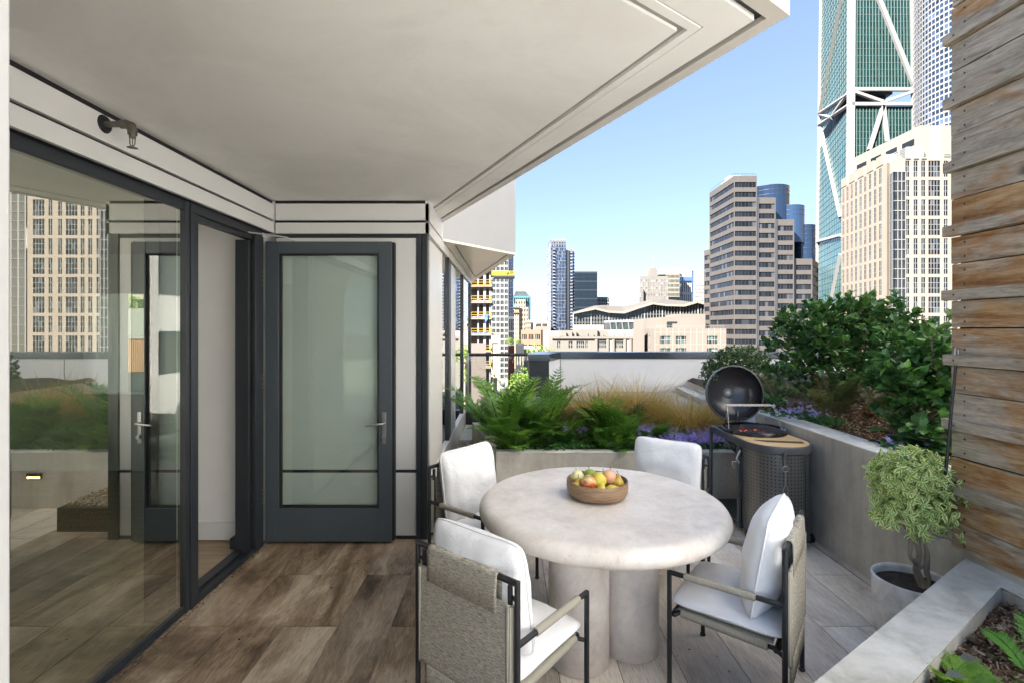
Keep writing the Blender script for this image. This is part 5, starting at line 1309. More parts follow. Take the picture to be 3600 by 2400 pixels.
# crenel blocks along the left face, mid tier and upper box
dA = (Vector(q1)-Vector(q0)).normalized(); nA = Vector((dA.y, -dA.x))
for k in range(5):
    a = Vector(q0)+dA*(k*LA/5+.15); c = a+dA*(LA/5*.66)
    b.w.prism([tuple(a+nA*.25), tuple(c+nA*.25), tuple(c-nA*5), tuple(a-nA*5)], zA-.02, 74.1)
b.w.prism([(q1[0]+3, 204), (PX(3171, 201), 201), (PX(3171, 201)+2, 208), (q1[0]+4, 210)], zA-.02, 71.5)
zu = 87.7
b.w.prism([(174.8, 251), (174.8, 211), (PX(3440, 211), 211), (PX(3440, 211)+8, 251)], zA-.02, zu)
t = b.done([CREAM])
# corner glass bay
m = MB(); bz = PZ(605, Yc)
pb = [(q1[0]+.4, 204.0), (q2[0], Yc-.2), (q3[0]-.2, Yc-.2), (q3[0]-.2, Yc+5), ((q1[0]+.4)*209/204+.5, 209)]
m.prism(pb, GZ, bz); o = m.build('corner_bay', mk('bay_glass', (.022, .024, .024), .15, var=.4, scale=.4, spec=.4), t)
m = MB(); z = bz
while z > -20:
    for i in range(2): a, c = pb[i], pb[i+1]; m.beam((a[0], a[1]-.1, z), (c[0], c[1]-.1, z), .25, .28)
    z -= fl2/2
for f_ in (0, .33, .66, 1):
    for i in range(2): a, c = Vector(pb[i]), Vector(pb[i+1]); q = a.lerp(c, f_); m.box(q.x-.08, q.x+.08, q.y-.2, q.y, -20, bz)
m.build('bay_mullion', MULL, t)
m = MB(); m.box(PX(3268, 211), PX(3306, 211), 210.7, 210.95, zc-1, zu-.5)
m.build('crown_glass', wglass('crown_glass', (.10, .11, .12), .3, .0, .4), t)
m = MB(); m.prism([(168, 241), (168, 209), (PX(3206, 209), 209), (175, 209.1), (175, 242)], zA, 78); m.build('louvre_tier', mk('louvre_green', (.17, .20, .17), .5), t)
m = MB()
for k in range(11): m.box(167.8, 167.99, 209, 241, zA+.5+k*.7, zA+.8+k*.7)
for k in range(9): m.box(167.75, 167.98, 209.3+k*4, 209.9+k*4, zA, 78)
m.build('louvre_slats', MULL, t)
m = MB()
for k in range(4): m.box(174.6, 174.79, 214+k*9.5, 220.5+k*9.5, 80.6, 83.2)
m.build('louvre', G_DARK, t)
m = MB()
for a, w_ in ((3183, 15), (3212, 15), (3239, 15)): m.box(PX(a-1, Yc), PX(a+w_+1, Yc), Yc-.4, Yc-.05, zc-.3, zc+.15)
m.build('crown_mullion', MULL, t)
m = MB()
for a, w_ in ((3209, 44), (3318, 22)): 
    for k in range(9): m.box(PX(a, 211), PX(a+w_, 211), 210.6, 210.95, zc+.2+k*.62, zc+.55+k*.62)
m.build('crown_louvre', bpy.data.materials['louvre_green'], t)

# --- green braced tower ---
Yg = 290; b = Bld('braced_glass_tower', 'tallest tower, green glass with huge white diagonal braces', 'building', PX(3100, Yg), Yg)
G_TEAL2 = mk('teal_window_sky_tint', (.022, .085, .078), .10, var=.5, scale=.35, stretch=(1, 1, .4), spec=.25); GL = MB(); WB = MB(); WM = MB()  # side glass paler than the front: sky reflection put into its colour
def tap(z): return (z-60)*.045/ (1)  # the shaft narrows upwards
ztop_g = 250; def_l, def_r = 2984, 3218
def ecorner(px_top, px_bot, Y): # edge line px at y=0 and y=1150
    return lambda z: Vector((PX(px_bot+(px_top-px_bot)*((z-H)/(PZ(0, Y)-H)), Y), Y, z))
eL = ecorner(2888, 2872, 360); eC = ecorner(2991, 2984, Yg); eR = ecorner(3208, 3226, Yg)
def quad(mb, a, bq_, c, d, mi=0): mb.add([a, bq_, c, d], [(0, 1, 2, 3)], mi)
mech0, mech1 = PZ(377, Yg), PZ(318, Yg)
flg = 4.0
def skin(e0, e1, zlo, zhi, nb, gm_, nm, fw=.17, fd=.4, bw=.16):
    cntf = 0
    z = zlo
    Mx_ = MB()
    while z < zhi-.1:
        zn = min(z+flg, zhi)
        for i in range(nb):
            a0 = e0(z).lerp(e1(z), i/nb); a1 = e0(z).lerp(e1(z), (i+1)/nb); c0 = e0(zn).lerp(e1(zn), i/nb); c1 = e0(zn).lerp(e1(zn), (i+1)/nb)
            Mx_.add([a0, a1, c1, c0], [(0, 1, 2, 3)], 0)
        a, c = e0(zn), e1(zn); d = (c-a); nrm = Vector((d.y, -d.x, 0)).normalized()
        WM.beam(a+nrm*.1, c+nrm*.1, .2, bw)
        z = zn
    for i in range(1, nb):
        a = e0(zlo).lerp(e1(zlo), i/nb); c = e0(zhi).lerp(e1(zhi), i/nb); d = (e1(zlo)-e0(zlo)); nrm = Vector((d.y, -d.x, 0)).normalized(); WM.beam(a+nrm*fd*.5, c+nrm*fd*.5, fw, fd, 0, nrm)
    return Mx_
g_front = skin(eC, eR, mech1, ztop_g, 20, G_TEAL, 'x'); g_front2 = skin(eC, eR, -20, mech0, 20, G_TEAL, 'x')
g_left = skin(eL, eC, mech1, ztop_g, 18, G_TEAL, 'x', .14, .12, .3); g_left2 = skin(eL, eC, -20, mech0, 18, G_TEAL, 'x', .14, .12, .3)
for g in (g_front, g_front2, g_left, g_left2): g.build('glass_curtain', G_TEAL if g in (g_front, g_front2) else G_TEAL2, b.t)
m = MB()
for z0_, z1_ in ((GZ, mech0-1), (mech1+1, ztop_g)):
    pa = [eL(z0_), eC(z0_), eR(z0_)]; q = [Vector((p.x*1, p.y+1.5, 0)) for p in pa]; m.prism([(pa[0].x+9, pa[0].y+2), (pa[1].x+7, pa[1].y+7), (pa[2].x-7, pa[2].y+7), (pa[2].x-6, 345), (pa[0].x+8, 372)], z0_, z1_)
m.prism([(eL(mech0).x+10, 362), (eC(mech0).x+9, Yg+10), (eR(mech0).x-9, Yg+10), (eR(mech0).x-9, 345)], mech0-1, mech1+1)
m.build('core', mk('tower_core', (.05, .06, .07), .5), b.t)
def brace(p, q, w_=2.6): WB.beam(p, q, w_*.8, 1.6, 0, Vector((0, -1, 0)) if abs((q-p).y) < 2 else Vector((-.6, -.8, 0)))
def fr(u, py, off=-.9): z = PZ(py, Yg); p = eC(z).lerp(eR(z), u); return p+Vector((0, off, 0))
def lf(u, py): 
    p = eL(0).lerp(eC(0), u); z = PZ(py, p.y); p = eL(z).lerp(eC(z), u); return p+Vector((-.7, -.5, 0))
for e, w_ in ((eL, 2.6), (eC, 3.4), (eR, 3.0)): WB.beam(e(GZ)+Vector((0, -.6, 0)), e(ztop_g)+Vector((0, -.6, 0)), w_, 2.2, 0, Vector((0, -1, 0)))
brace(fr(.40, -20), fr(.98, 300), 2.8); brace(fr(0, 318), fr(1, 318), 2.4); brace(fr(0, 370), fr(1, 370), 2.4)
brace(fr(.03, 325), fr(.50, 362), 2.0); brace(fr(.97, 325), fr(.50, 362), 2.0); brace(fr(.50, 375), fr(.28, 530), 2.3); brace(fr(.50, 375), fr(.56, 500), 2.3)
brace(lf(.78, -20), lf(.02, 400), 2.6); brace(lf(0, 400), lf(1, 330), 2.4); brace(lf(0, 440), lf(1, 370), 2.2); brace(lf(.95, 330), lf(.5, 405), 2.0); brace(lf(.02, 405), lf(.5, 418), 1.8)
brace(lf(.05, 450), lf(.78, 765), 2.8); brace(lf(0, 850), lf(.78, 828), 2.2); brace(lf(.78, 895), lf(.33, 1150), 2.6)
WB.build('brace', WHITEB, b.t); WM.build('mullion', mk('tower_fin', (0.10, 0.135, 0.13), .5, .0), b.t)

# --- rounded gridded tower ---
Yr = 225; b = Bld('rounded_gridded_tower', 'round white gridded tower with square blue windows, behind the cream tower', 'building', PX(3400, Yr+25), Yr+25)
Rr = 26.5; cxr = 237.7; cyr = Yr+25; fr4 = 2.85; zt4 = 215
seg = 84
for k in range(int((zt4-30)/fr4)):
    z = zt4-fr4*(k+1)
    if z < 20: break
fwin = []
angs = [.76*math.pi+math.pi*2*i/seg for i in range(0, 24)]
for k in range(60):
    z = PZ(470, Yr)+k*fr4
    if z > 190: break
    for i in range(len(angs)-1):
        a0, a1 = angs[i], angs[i+1]; p0_ = (cxr+Rr*math.cos(a0), cyr+Rr*math.sin(a0)); p1_ = (cxr+Rr*math.cos(a1), cyr+Rr*math.sin(a1))
        b.face(p0_, p1_, z, z+fr4, [(.2, (Vector(p1_)-Vector(p0_)).length-.2)], [(z+.42, z+fr4-.42)], .15, 1, 1, G_BLUE, MULL, .12)
m = MB(); m.lathe([(Rr-.6, GZ), (Rr-.6, 191), (0, 191)], seg, 0, Matrix.Translation((cxr, cyr, 0)), False); m.build('core', GREYC, b.t)
b.done([mk('white_grid', (0.182, 0.178, 0.17), .6)])

# --- slim blue glass tower ---
Ys = 480; b, pts, zs = simple('slim_glass_tower', 'slim blue glass apartment tower with small balconies in the middle of the skyline', [(1922, 520), (1937, Ys), (1990, Ys)], 868, 30, None,
    [dict(n=3, fl=9.6, cf=.8, rf=.9, g=G_SKY, zmin=-30, nz=3, nx=2, bar=.25), dict(n=5, fl=6.4, cf=.96, rf=.95, g=G_BLUE, nx=2, nz=2, bar=.22, zmin=-20, m=MULLB)])
b.closed([pxp(1991, Ys+2), pxp(2020, Ys+2), (PX(2020, Ys), 520), (PX(1991, Ys), 520)], GZ, PZ(878, Ys), 0, (0,))
b.face(pxp(1991, Ys+2), pxp(2020, Ys+2), GZ, PZ(878, Ys), [(3.4, 7.6)], rows_(PZ(878, Ys), 6.4, .95, -20, 1), .3, 3, 2, G_BLUE, MULLD, .25)
t = b.done([mk('slim_white', (0.173, 0.173, 0.178), .5)])
m = MB(); m.box(PX(1992.5, Ys), PX(2002, Ys), Ys+1.2, Ys+2, GZ, PZ(880, Ys)); m.build('dark_strip', mk('charcoal_cladding', (.035, .04, .05), .4), t)
m = MB(); z = PZ(880, Ys)
while z > -5:
    for a, c in ((1943, 1951), (2004.5, 2012)): m.box(PX(a, Ys), PX(c, Ys), Ys-1.6, Ys+.2, z, z+.25); m.box(PX(a, Ys), PX(c, Ys), Ys-1.6, Ys-1.5, z, z+1.2)
    z -= 3.05
m.build('balcony', mk('balcony_grey', (0.216, 0.22, 0.23), .5), t)
m = MB(); zc_ = PZ(868, Ys); zk = PZ(841, Ys)
for px in (1938, 1946, 1955, 1964, 1973, 1982, 1989.5): m.box(PX(px, Ys)-.2, PX(px, Ys)+.2, Ys, Ys+.5, zc_, zk)
for zz in (zc_+2.5, zc_+5, zk): m.box(PX(1938, Ys), PX(1990, Ys), Ys, Ys+.5, zz-.2, zz+.2)
m.beam((PX(1923, 520), 519, zk), (PX(1937, Ys), Ys, zk), .5, .5); m.box(PX(1938, Ys), PX(1990, Ys), Ys+12, Ys+12.5, zc_, zk); m.build('crown_frame', WHITEB, t)

# --- others, back to front ---
G3 = G_DARK
def quick(name, label, edges, py, depth, mat, spec, **k):
    b, pts, z = simple(name, label, edges, py, depth, None, spec, **k); return b.done([mat]), pts, z
quick('dark_office_block', 'plain dark blue-black office block right of the slim glass tower', [(2019, 430), (2100, 430)], 955, 40, mk('black_cladding', (.022, .032, .045), .35, var=.1), [dict(n=20, fl=7.5, cf=.86, rf=.86, d=.08, g=mk('black_glass', (.008, .013, .019), .3, spec=.3), bar=.1, nz=2, m=MULLD)])
quick('far_office_block', 'small pale office block with dark windows peeking out behind the dark block', [(2096, 520), (2143, 520)], 1044, 30, WHITEB, [dict(n=7, fl=4.6, cf=.62, rf=.74, g=G3, zmin=0, top=1.5)])
t, _, _ = quick('gabled_top_tower', 'cream tower with teal upper part and sloped metal roof, left of the slim glass tower', [(1806, 500), (1861, 500), (1866, 512)], 1042, 30, mk('teal_metal', (.10, .25, .28), .35, .3), [dict(n=8, fl=7, cf=.8, rf=.86, d=.1, g=G_TEAL, zmin=20), None])
t_teal = t
b, pts, z = simple('stone_front_block', 'cream stone block of square windows in front of the teal roofed tower', [(1812, 496), (1848, 496)], 1053, 4, None, [dict(n=4, fl=4.6, cf=.42, rf=.5, zmin=-10, g=G3)]); b.done([CREAM])
b, pts, z = simple('stone_wing', 'lower cream stone wing stepping out to the right of the square windowed block', [(1832, 492), (1858, 492)], 1080, 4, None, [dict(n=3, fl=4.6, cf=.42, rf=.5, zmin=-10, g=G3)]); b.done([CREAM])
b, pts, z = simple('stone_wing', 'lowest cream stone wing at the foot of the teal roofed tower', [(1846, 488), (1867, 488)], 1125, 4, None, [dict(n=3, fl=4.6, cf=.42, rf=.5, zmin=-12, g=G3)]); b.done([CREAM])

t = t_teal; m = MB(); za, zb_ = PZ(1042, 500), PZ(1023, 500); xa, xb, xc, xd = PX(1806, 500), PX(1861, 500), PX(1814, 500), PX(1848, 500)
m.add([(xa, 500, za), (xb, 500, za), (xd, 508, zb_), (xc, 508, zb_), (xa, 530, za), (xb, 530, za), (xd, 522, zb_), (xc, 522, zb_)], [(0, 1, 2, 3), (1, 5, 6, 2), (5, 4, 7, 6), (4, 0, 3, 7), (3, 2, 6, 7)]); m.build('roof', mk('ribbed_metal', (0.141, 0.173, 0.179), .4, .4), t)
m = MB()
for k in range(22): q = k/21; m.beam((xa+(xb-xa)*q, 499.8, za), (xc+(xd-xc)*q, 507.8, zb_), .15, .25)
m.build('rib', MULLD, t); m = MB(); m.box(PX(1822, 505), PX(1840, 505), 510, 518, zb_, zb_+3.4); m.box(PX(1827, 505), PX(1833, 505), 511, 516, zb_+3.4, zb_+5); m.build('plant_room', CREAM, t)
quick('old_apartment_block', 'old yellowish apartment block with cornice between the white tower and the stone wings', [(1803, 400), (1824, 400), (1836, 412)], 1082, 30, mk('yellow_stucco', (0.384, 0.307, 0.192), .85, var=.08), [dict(n=3, fl=3.6, cf=.45, rf=.5, g=G3), dict(n=3, fl=3.6, cf=.5, rf=.5, g=G3)])
m = MB(); Yo = 399; m.box(PX(1801, Yo), PX(1826, Yo), 398.6, 400, PZ(1100, Yo), PZ(1098, Yo)); m.box(PX(1801, Yo), PX(1826, Yo), 398.4, 400, PZ(1082, Yo), PZ(1079, Yo)); o = m.build('cornice', CREAM); tag(o, 'thin shadowed cornice lines across the top of the yellowish apartment block', 'cornice')
quick('tan_office_block', 'low tan office block with dark strip windows left of the slim glass tower', [(1884, 450), (1926, 450)], 1130, 25, mk('tan_stone', (0.333, 0.256, 0.166), .85), [dict(n=2, fl=4.6, cf=.82, rf=.55, g=G3, nx=4, bar=.2, zmin=-16)])
quick('grey_low_block', 'flat roofed brownish grey block under the tan office block', [(1880, 380), (1930, 380)], 1148, 20, mk('taupe_wall', (0.179, 0.154, 0.134), .9), [None])
quick('red_brick_block', 'orange brick building with three rows of wide windows, low left of centre', [(1832, 260), (1902, 260), (1908, 270)], 1160, 20, mk('orange_brick', (0.288, 0.141, 0.09), .85, var=.1, scale=3), [dict(n=3, fl=5.2, cf=.74, rf=.52, g=G_GREEN, nx=3, bar=.18, zmin=-22), None])
quick('small_far_block', 'small grey block in the gap left of the tan office', [(1866, 520), (1874, 520)], 1134, 10, GREYC, [dict(n=2, fl=5, cf=.6, rf=.6, g=G3, zmin=-10)])
quick('pink_panel_block', 'pinkish grey panelled side of a low building left of the cream apartments', [(1912, 175), (1990, 175)], 1164, 20, mk('pink_panel', (0.269, 0.224, 0.205), .85, var=.05), [None])
# convention hall with wave roof
t = thing('convention_hall', 'glass fronted convention hall with a zigzag wave shaped roof in the middle distance', 'building', (PX(2240, 260), 260, GZ))
Yw = 260; prof_px = [(2015, 1101), (2090, 1086), (2135, 1097), (2190, 1100), (2240, 1083), (2290, 1068), (2335, 1074), (2400, 1076), (2445, 1063), (2476, 1071)]
m = MB(); pr3 = [Vector((PX(a, Yw), Yw, PZ(c, Yw))) for a, c in prof_px]
for i in range(len(pr3)-1):
    a, c = pr3[i], pr3[i+1]; m.beam(a+Vector((0, -1.5, 0)), c+Vector((0, -1.5, 0)), 3, 1.0)
m.build('roof_edge', mk('roof_fascia', (0.204, 0.184, 0.151), .6), t)
m = MB()
for (a, bq_, c, d, hgt) in ((2085, 2128, 2230, 2180, 1074), (2290, 2330, 2440, 2390, 1053)):
    pass
bk = [(2015, 1098), (2130, 1074), (2215, 1076), (2260, 1066), (2330, 1053), (2375, 1053), (2440, 1064), (2476, 1068)]
pk = [Vector((PX(a, 330), 330, PZ(c, 330))) for a, c in bk]
n0 = len(pr3); vs = pr3+[Vector((pr3[i].x*1.27, 330, PZ([1098, 1075, 1073, 1077, 1066, 1053, 1052, 1058, 1064, 1068][i], 330))) for i in range(n0)]
m.add(vs, [(i, i+1, n0+i+1, n0+i) for i in range(n0-1)]); m.build('roof', mk('roof_brown', (0.122, 0.105, 0.086), .7, var=.1, scale=.2), t)
m = MB(); gl = MB()
for i in range(len(pr3)-1):
    a, c = pr3[i], pr3[i+1]; gl.add([(a.x, Yw, GZ), (c.x, Yw, GZ), (c.x, Yw, c.z), (a.x, Yw, a.z)], [(0, 1, 2, 3)])
gl.build('glass_front', mk('hall_glass', (.010, .013, .014), .15, var=.5, scale=.3, spec=.4), t)
def zroof(x):
    for i in range(len(pr3)-1):
        if pr3[i].x <= x <= pr3[i+1].x: return pr3[i].z+(pr3[i+1].z-pr3[i].z)*(x-pr3[i].x)/(pr3[i+1].x-pr3[i].x)
    return pr3[0].z
x = pr3[0].x; k = 0
while x < pr3[-1].x:
    w_ = .45 if k % 6 == 0 else .12; m.box(x-w_/2, x+w_/2, Yw-.5, Yw-.05, GZ, zroof(x)); x += 1.55; k += 1
for zz in [-14+2.1*i for i in range(14)]:
    xs = [p.x for p in pr3 if p.z > zz]
    if zroof(PX(2060, Yw)) > zz+.0 and xs: m.box(min(xs), max(xs), Yw-.4, Yw-.1, zz-.07, zz+.07)
m.build('mullion', mk('hall_mullion', (0.23, 0.237, 0.23), .6), t)
m = MB(); m.box(PX(2015, Yw), PX(2115, Yw), Yw-6, Yw-.6, GZ, PZ(1142, Yw)); m.build('terrace_block', mk('hall_wall', (0.211, 0.198, 0.179), .8), t)
# deco and glass towers behind
t, _, _ = quick('art_deco_tower', 'pale art deco tower with vertical piers and a mast, behind the wave roof', [(2250, 600), (2350, 600)], 971, 40, mk('deco_stone', (0.143, 0.131, 0.116), .9, var=.06, scale=.1), [dict(n=11, fl=17, cf=.40, rf=.84, g=wglass('deco_win', (.16, .15, .14), .3), nz=5, bar=.5, zmin=0, top=3)])
m = MB()
zz = PZ(971, 600); m.box(PX(2285, 605), PX(2312, 605), 605, 615, zz, PZ(948, 605)); m.box(PX(2290, 605), PX(2308, 605), 606, 614, zz, PZ(941, 605)); m.build('crown', bpy.data.materials['deco_stone'], t)
m = MB(); m.tube([(PX(2299, 608), 610, PZ(941, 608)), (PX(2299, 608), 610, PZ(906, 608))], [.9, .25], 6); m.build('mast', GREYC, t)
quick('art_deco_wing', 'lower shoulder of the art deco tower on its left side', [(2247, 596), (2262, 596)], 1018, 30, bpy.data.materials['deco_stone'], [dict(n=2, fl=17, cf=.4, rf=.84, g=bpy.data.materials['deco_win'], nz=5, bar=.5, zmin=0, top=2)])
t, _, _ = quick('gridded_glass_tower', 'cream gridded tower with a slanted glass top right of the art deco tower', [(2340, 660), (2389, 660), (2398, 675)], 962, 40, mk('warm_grid', (0.185, 0.166, 0.131), .8), [dict(n=11, fl=6.0, cf=.68, rf=.66, g=G_GREEN, zmin=0), dict(n=2, fl=6, cf=.8, rf=.8, g=G_SKY, zmin=0)])
m = MB(); a, c = PX(2318, 665), PX(2385, 665); zz = PZ(966, 665); m.add([(a, 665, zz), (c, 665, zz), (c, 665, PZ(937, 665)), (a, 665, PZ(948, 665)), (a, 690, zz), (c, 690, zz), (c, 690, PZ(937, 665)), (a, 690, PZ(948, 665))], [(0, 1, 2, 3), (1, 5, 6, 2), (5, 4, 7, 6), (4, 0, 3, 7), (3, 2, 6, 7)]); m.build('glass_crown', wglass('pale_glass', (.42, .50, .48), .2, .3), t)
quick('blue_white_tower', 'blue glass and white tower right of the gridded one in the far centre', [(2396, 690), (2432, 690), (2438, 705)], 950, 30, mk('pale_tower', (0.384, 0.371, 0.358), .8), [dict(n=5, fl=16, cf=.36, rf=.8, g=G3, zmin=0, nz=3, top=16, bar=.4), dict(n=2, fl=10, cf=.8, rf=.9, g=G_SKY, zmin=0)])
m = MB(); m.box(PX(2400, 688), PX(2436, 688), 687.5, 689, PZ(988, 688), PZ(974, 688)); tag(m.build('glass_band', G_SKY), 'blue glass band near the top of the far blue and white tower', 'facade')
quick('striped_hotel', 'white striped building half hidden at the left edge of the brown tower', [(2443, 560), (2480, 560)], 995, 30, WHITEB, [dict(n=4, fl=4.2, cf=.86, rf=.42, g=wglass('grey_win', (.14, .13, .12), .3), zmin=0, nx=3, bar=.4)])
quick('hotel_block', 'narrow upper part of the white striped building beside the brown tower', [(2459, 565), (2480, 565)], 975, 20, WHITEB, [dict(n=2, fl=4.2, cf=.8, rf=.4, g=bpy.data.materials['grey_win'], zmin=60)])
quick('blue_sliver_tower', 'thin blue glass tower seen between the brown tower and the green braced tower', [(2846, 420), (2868, 420)], 872, 20, G_SKY, [dict(n=3, fl=8, cf=.85, rf=.9, g=G_SKY, nz=2, zmin=0)])

# --- white apartment tower and blue side at the left ---
Yt = 265
t, pts, z = quick('white_grid_tower', 'white gridded apartment tower rising behind the triangular bay', [(1700, Yt), (1787, Yt), (1805, Yt+24)], 790, 30, WHITEB, [dict(n=6, fl=3.0, cf=.76, rf=.66, g=G_GREEN, nx=2, bar=.14, zmin=-28), dict(n=4, fl=5.4, cf=.96, rf=.97, g=G_SKY, bar=.12, zmin=-25, nx=1, d=.1)])
# construction frame
Yk = 105; CT = mk('fresh_concrete', (0.23, 0.192, 0.154), .9, var=.15, scale=.6); YEL = mk('yellow_guardrail', (0.461, 0.269, 0.032), .5); TARP = mk('blue_tarp', (.04, .13, .42), .5, var=.4, scale=.8, bump=.8, bscale=2, bdist=.3)
t = thing('unfinished_building', 'unfinished concrete building frame with yellow guard rails and blue tarps', 'building', (PX(1700, Yk), Yk, GZ))
pf = 3.42; zf0 = PZ(1004, Yk); xe = PX(1729, Yk); xs0 = PX(1560, Yk)
m = MB(); 
for k in range(-3, 10):
    zz = zf0-k*pf
    if zz < GZ: break
    m.box(xs0, xe, Yk, Yk+14, zz-.28, zz)
m.build('slab', CT, t)
for px, w_ in ((1703, .55), (1680, .3), (1722, .3), (1640, .5)):
    m = MB(); m.box(PX(px, Yk)-w_/2, PX(px, Yk)+w_/2, Yk+.8, Yk+1.4, GZ, zf0+3*pf); m.build('column', mk('grey_column', (.22, .22, .225), .8) if 'grey_column' not in bpy.data.materials else bpy.data.materials['grey_column'], t)
m = MB(); m.box(xs0, PX(1722, Yk), Yk+9, Yk+9.2, GZ, zf0+3*pf); m.build('inner_wall', mk('raw_wall', (.20, .15, .11), .95, var=.3, scale=.5), t)
for k in range(-2, 6):
    zz = zf0-k*pf; m = MB()
    for h_ in (.1, .62, 1.15): m.box(xs0, xe-.1, Yk-.06, Yk+.02, zz+h_, zz+h_+.09)
    for i in range(9): x = xe-.3-i*1.35; m.box(x-.05, x+.05, Yk-.08, Yk+.02, zz, zz+1.25)
    for h_ in (.62, 1.15): m.box(xe-.12, xe-.04, Yk, Yk+8, zz+h_, zz+h_+.09)
    m.build('guard_rail', YEL, t)
    if k in (1, 2, 3, 5):
        rng = random.Random(k); m = MB(); nx_ = 30; vs = []; fs = []
        for j in range(6):
            for i in range(nx_+1):
                x = PX(1640, Yk)+(xe-.4-PX(1640, Yk))*i/nx_; top = .85*(.35+.65*abs(mnoise.noise(Vector((x*.8, k*3, 0))))*1.6)
                vs.append((x, Yk+.15+.25*mnoise.noise(Vector((x*2, j*.9, k))), zz+.03+top*j/5))
        for j in range(5):
            for i in range(nx_): a = j*(nx_+1)+i; fs.append((a, a+1, a+nx_+2, a+nx_+1))
        m.add(vs, fs, 0, True)
        if k == 2:
            x0_ = PX(1706, Yk); m.add([(x0_, Yk-.2, zz+.9), (x0_+.75, Yk-.2, zz+.8), (x0_+.45, Yk-.25, zz-.4), (x0_+.1, Yk-.3, zz-1.1), (x0_-.15, Yk-.2, zz-.2)], [(0, 4, 3, 2, 1)], 0, True)
        o = m.build('tarp', TARP, t)
dk = thing('loading_platform', 'yellow cantilevered loading platform with a round black emblem, sticking out of the unfinished building', 'platform', (PX(1770, Yk), Yk, PZ(970, Yk)))
za, zb_, zc2 = PZ(953, Yk-1), PZ(969, Yk-1), PZ(980, Yk-1)
m = MB(); m.box(PX(1728, Yk-1), PX(1810, Yk-1), Yk-1, Yk+3, zb_, za); m.build('side_panel', mk('dull_yellow', (.30, .25, .015), .5, var=.1), dk)
m = MB(); m.box(PX(1735, Yk-1), PX(1810, Yk-1), Yk-1.02, Yk+3.02, zc2+.3, zb_-.002)
for k in range(9): x = PX(1757, Yk-1)+k*.38; m.box(x, x+.06, Yk-1.05, Yk-1.0, zc2, zb_-.15)
m.build('deck', MULLD, dk)
m = MB(); m.lathe([(0, 0), (.30, 0), (.30, .02), (0, .02)], 24, 0, Matrix.Translation((PX(1784, Yk-1), Yk-1.005, (za+zb_)/2)) @ Matrix.Rotation(rad(90), 4, 'X'))
m.box(PX(1762, Yk-1), PX(1773, Yk-1), Yk-1.03, Yk-1.0, (za+zb_)/2-.05, (za+zb_)/2+.03)
for k in range(3): m.box(PX(1791, Yk-1), PX(1806-2*k, Yk-1), Yk-1.03, Yk-1.0, za-.24-k*.22, za-.14-k*.22)
m.build('emblem', BLACK, dk)
m = MB(); m.lathe([(.13, 0), (.19, 0), (.19, .02), (.13, .02)], 24, 0, Matrix.Translation((PX(1784, Yk-1), Yk-1.03, (za+zb_)/2)) @ Matrix.Rotation(rad(90), 4, 'X')); m.build('emblem_ring', bpy.data.materials['dull_yellow'], dk)
# low roofs at the foot
quick('clay_panel_block', 'low brown ribbed metal block below the unfinished frame', [(1600, 70), (1708, 70)], 1215, 14, mk('ribbed_brown', (0.166, 0.134, 0.115), .6, var=.06, scale=2), [dict(n=40, fl=40, cf=.9, rf=.96, d=.05, g=mk('ribbed_brown_panel', (0.192, 0.157, 0.134), .6), top=.2, zmin=-60, m=MULLD, bar=.02)])
quick('peach_chimney_block', 'small peach coloured block standing between the ribbed block and the white tower', [(1733, 90), (1748, 90)], 1217, 5, mk('peach_wall', (0.422, 0.32, 0.218), .8), [None])
quick('beige_garage_block', 'beige block with a big brown door beside the unfinished frame', [(1725, 130), (1757, 130)], 1180, 10, mk('beige_wall', (0.352, 0.301, 0.243), .8), [dict(n=1, fl=9, cf=.65, rf=.8, d=.2, g=mk('brown_door', (0.192, 0.147, 0.122), .7), top=.8, zmin=-12, m=MULLD)])
quick('red_painted_block', 'small brick red block just above the guard rail', [(1786, 120), (1809, 120)], 1217, 6, mk('brick_red', (0.23, 0.064, 0.045), .8), [None])
quick('dark_mesh_tower', 'dark scaffold mesh block at the foot of the white gridded tower', [(1788, 230), (1807, 230)], 1112, 10, mk('dark_mesh', (.05, .055, .06), .7, var=.2), [dict(n=3, fl=6, cf=.85, rf=.9, d=.05, g=G_DARK, zmin=-20)])
quick('low_market_roof', 'low dark roofed building in the street gap left of the parapet pier', [(1812, 150), (1842, 150)], 1212, 20, MULLD, [dict(n=3, fl=5, cf=.6, rf=.6, d=.3, g=mk('market_cream', (0.352, 0.301, 0.23), .8), zmin=-30, top=2)])
quick('plaza_canopy', 'flat cream roofed structure beside the round street tree', [(1840, 170), (1900, 170)], 1226, 30, mk('plaza_cream', (0.288, 0.269, 0.237), .8), [None])

# --- cream apartments, two wings ---
b, pts, z = simple('cream_apartments', 'long cream apartment building with white framed windows directly above the parapet, left part', [(1942, 150), (2262, 150)], 1184, 14, None, [None])
b.w = MB(); L = pts[1][0]-pts[0][0]
rws_ = [(z-1.3-3.05*k-2.0, z-1.3-3.05*k) for k in range(6)]
def uu(px): return PX(px, 150)-pts[0][0]
fcs = [(uu(a), uu(a+w_), n_) for a, w_, n_ in ((1959, 11, 2), (1999, 14, 2), (2027, 27, 4), (2058, 8, 2), (2103, 28, 4), (2163, 28, 4), (2223, 28, 4))]
b.face(pts[0], pts[1], GZ, z, fcs, rws_, .35, 2, 2, G_GREEN, MULL, .16); b.closed([pts[0], pts[1], (pts[1][0], 164), (pts[0][0], 164)], GZ, z, 0, (0,))
for px in (2095, 2135, 2155, 2195, 2215, 2255): b.w.box(PX(px, 150)-.35, PX(px, 150)+.35, 149.5, 149.98, GZ, z-.7)
b.w.box(PX(1938, 150), PX(2262, 150), 149.4, 149.97, z-.55, z+.1)
for k in range(14): b.w.box(PX(1985+19*k, 152), PX(1985+19*k+rng.uniform(3, 8), 152), 151.5+rng.random(), 153, z, z+rng.uniform(.5, 1.6))
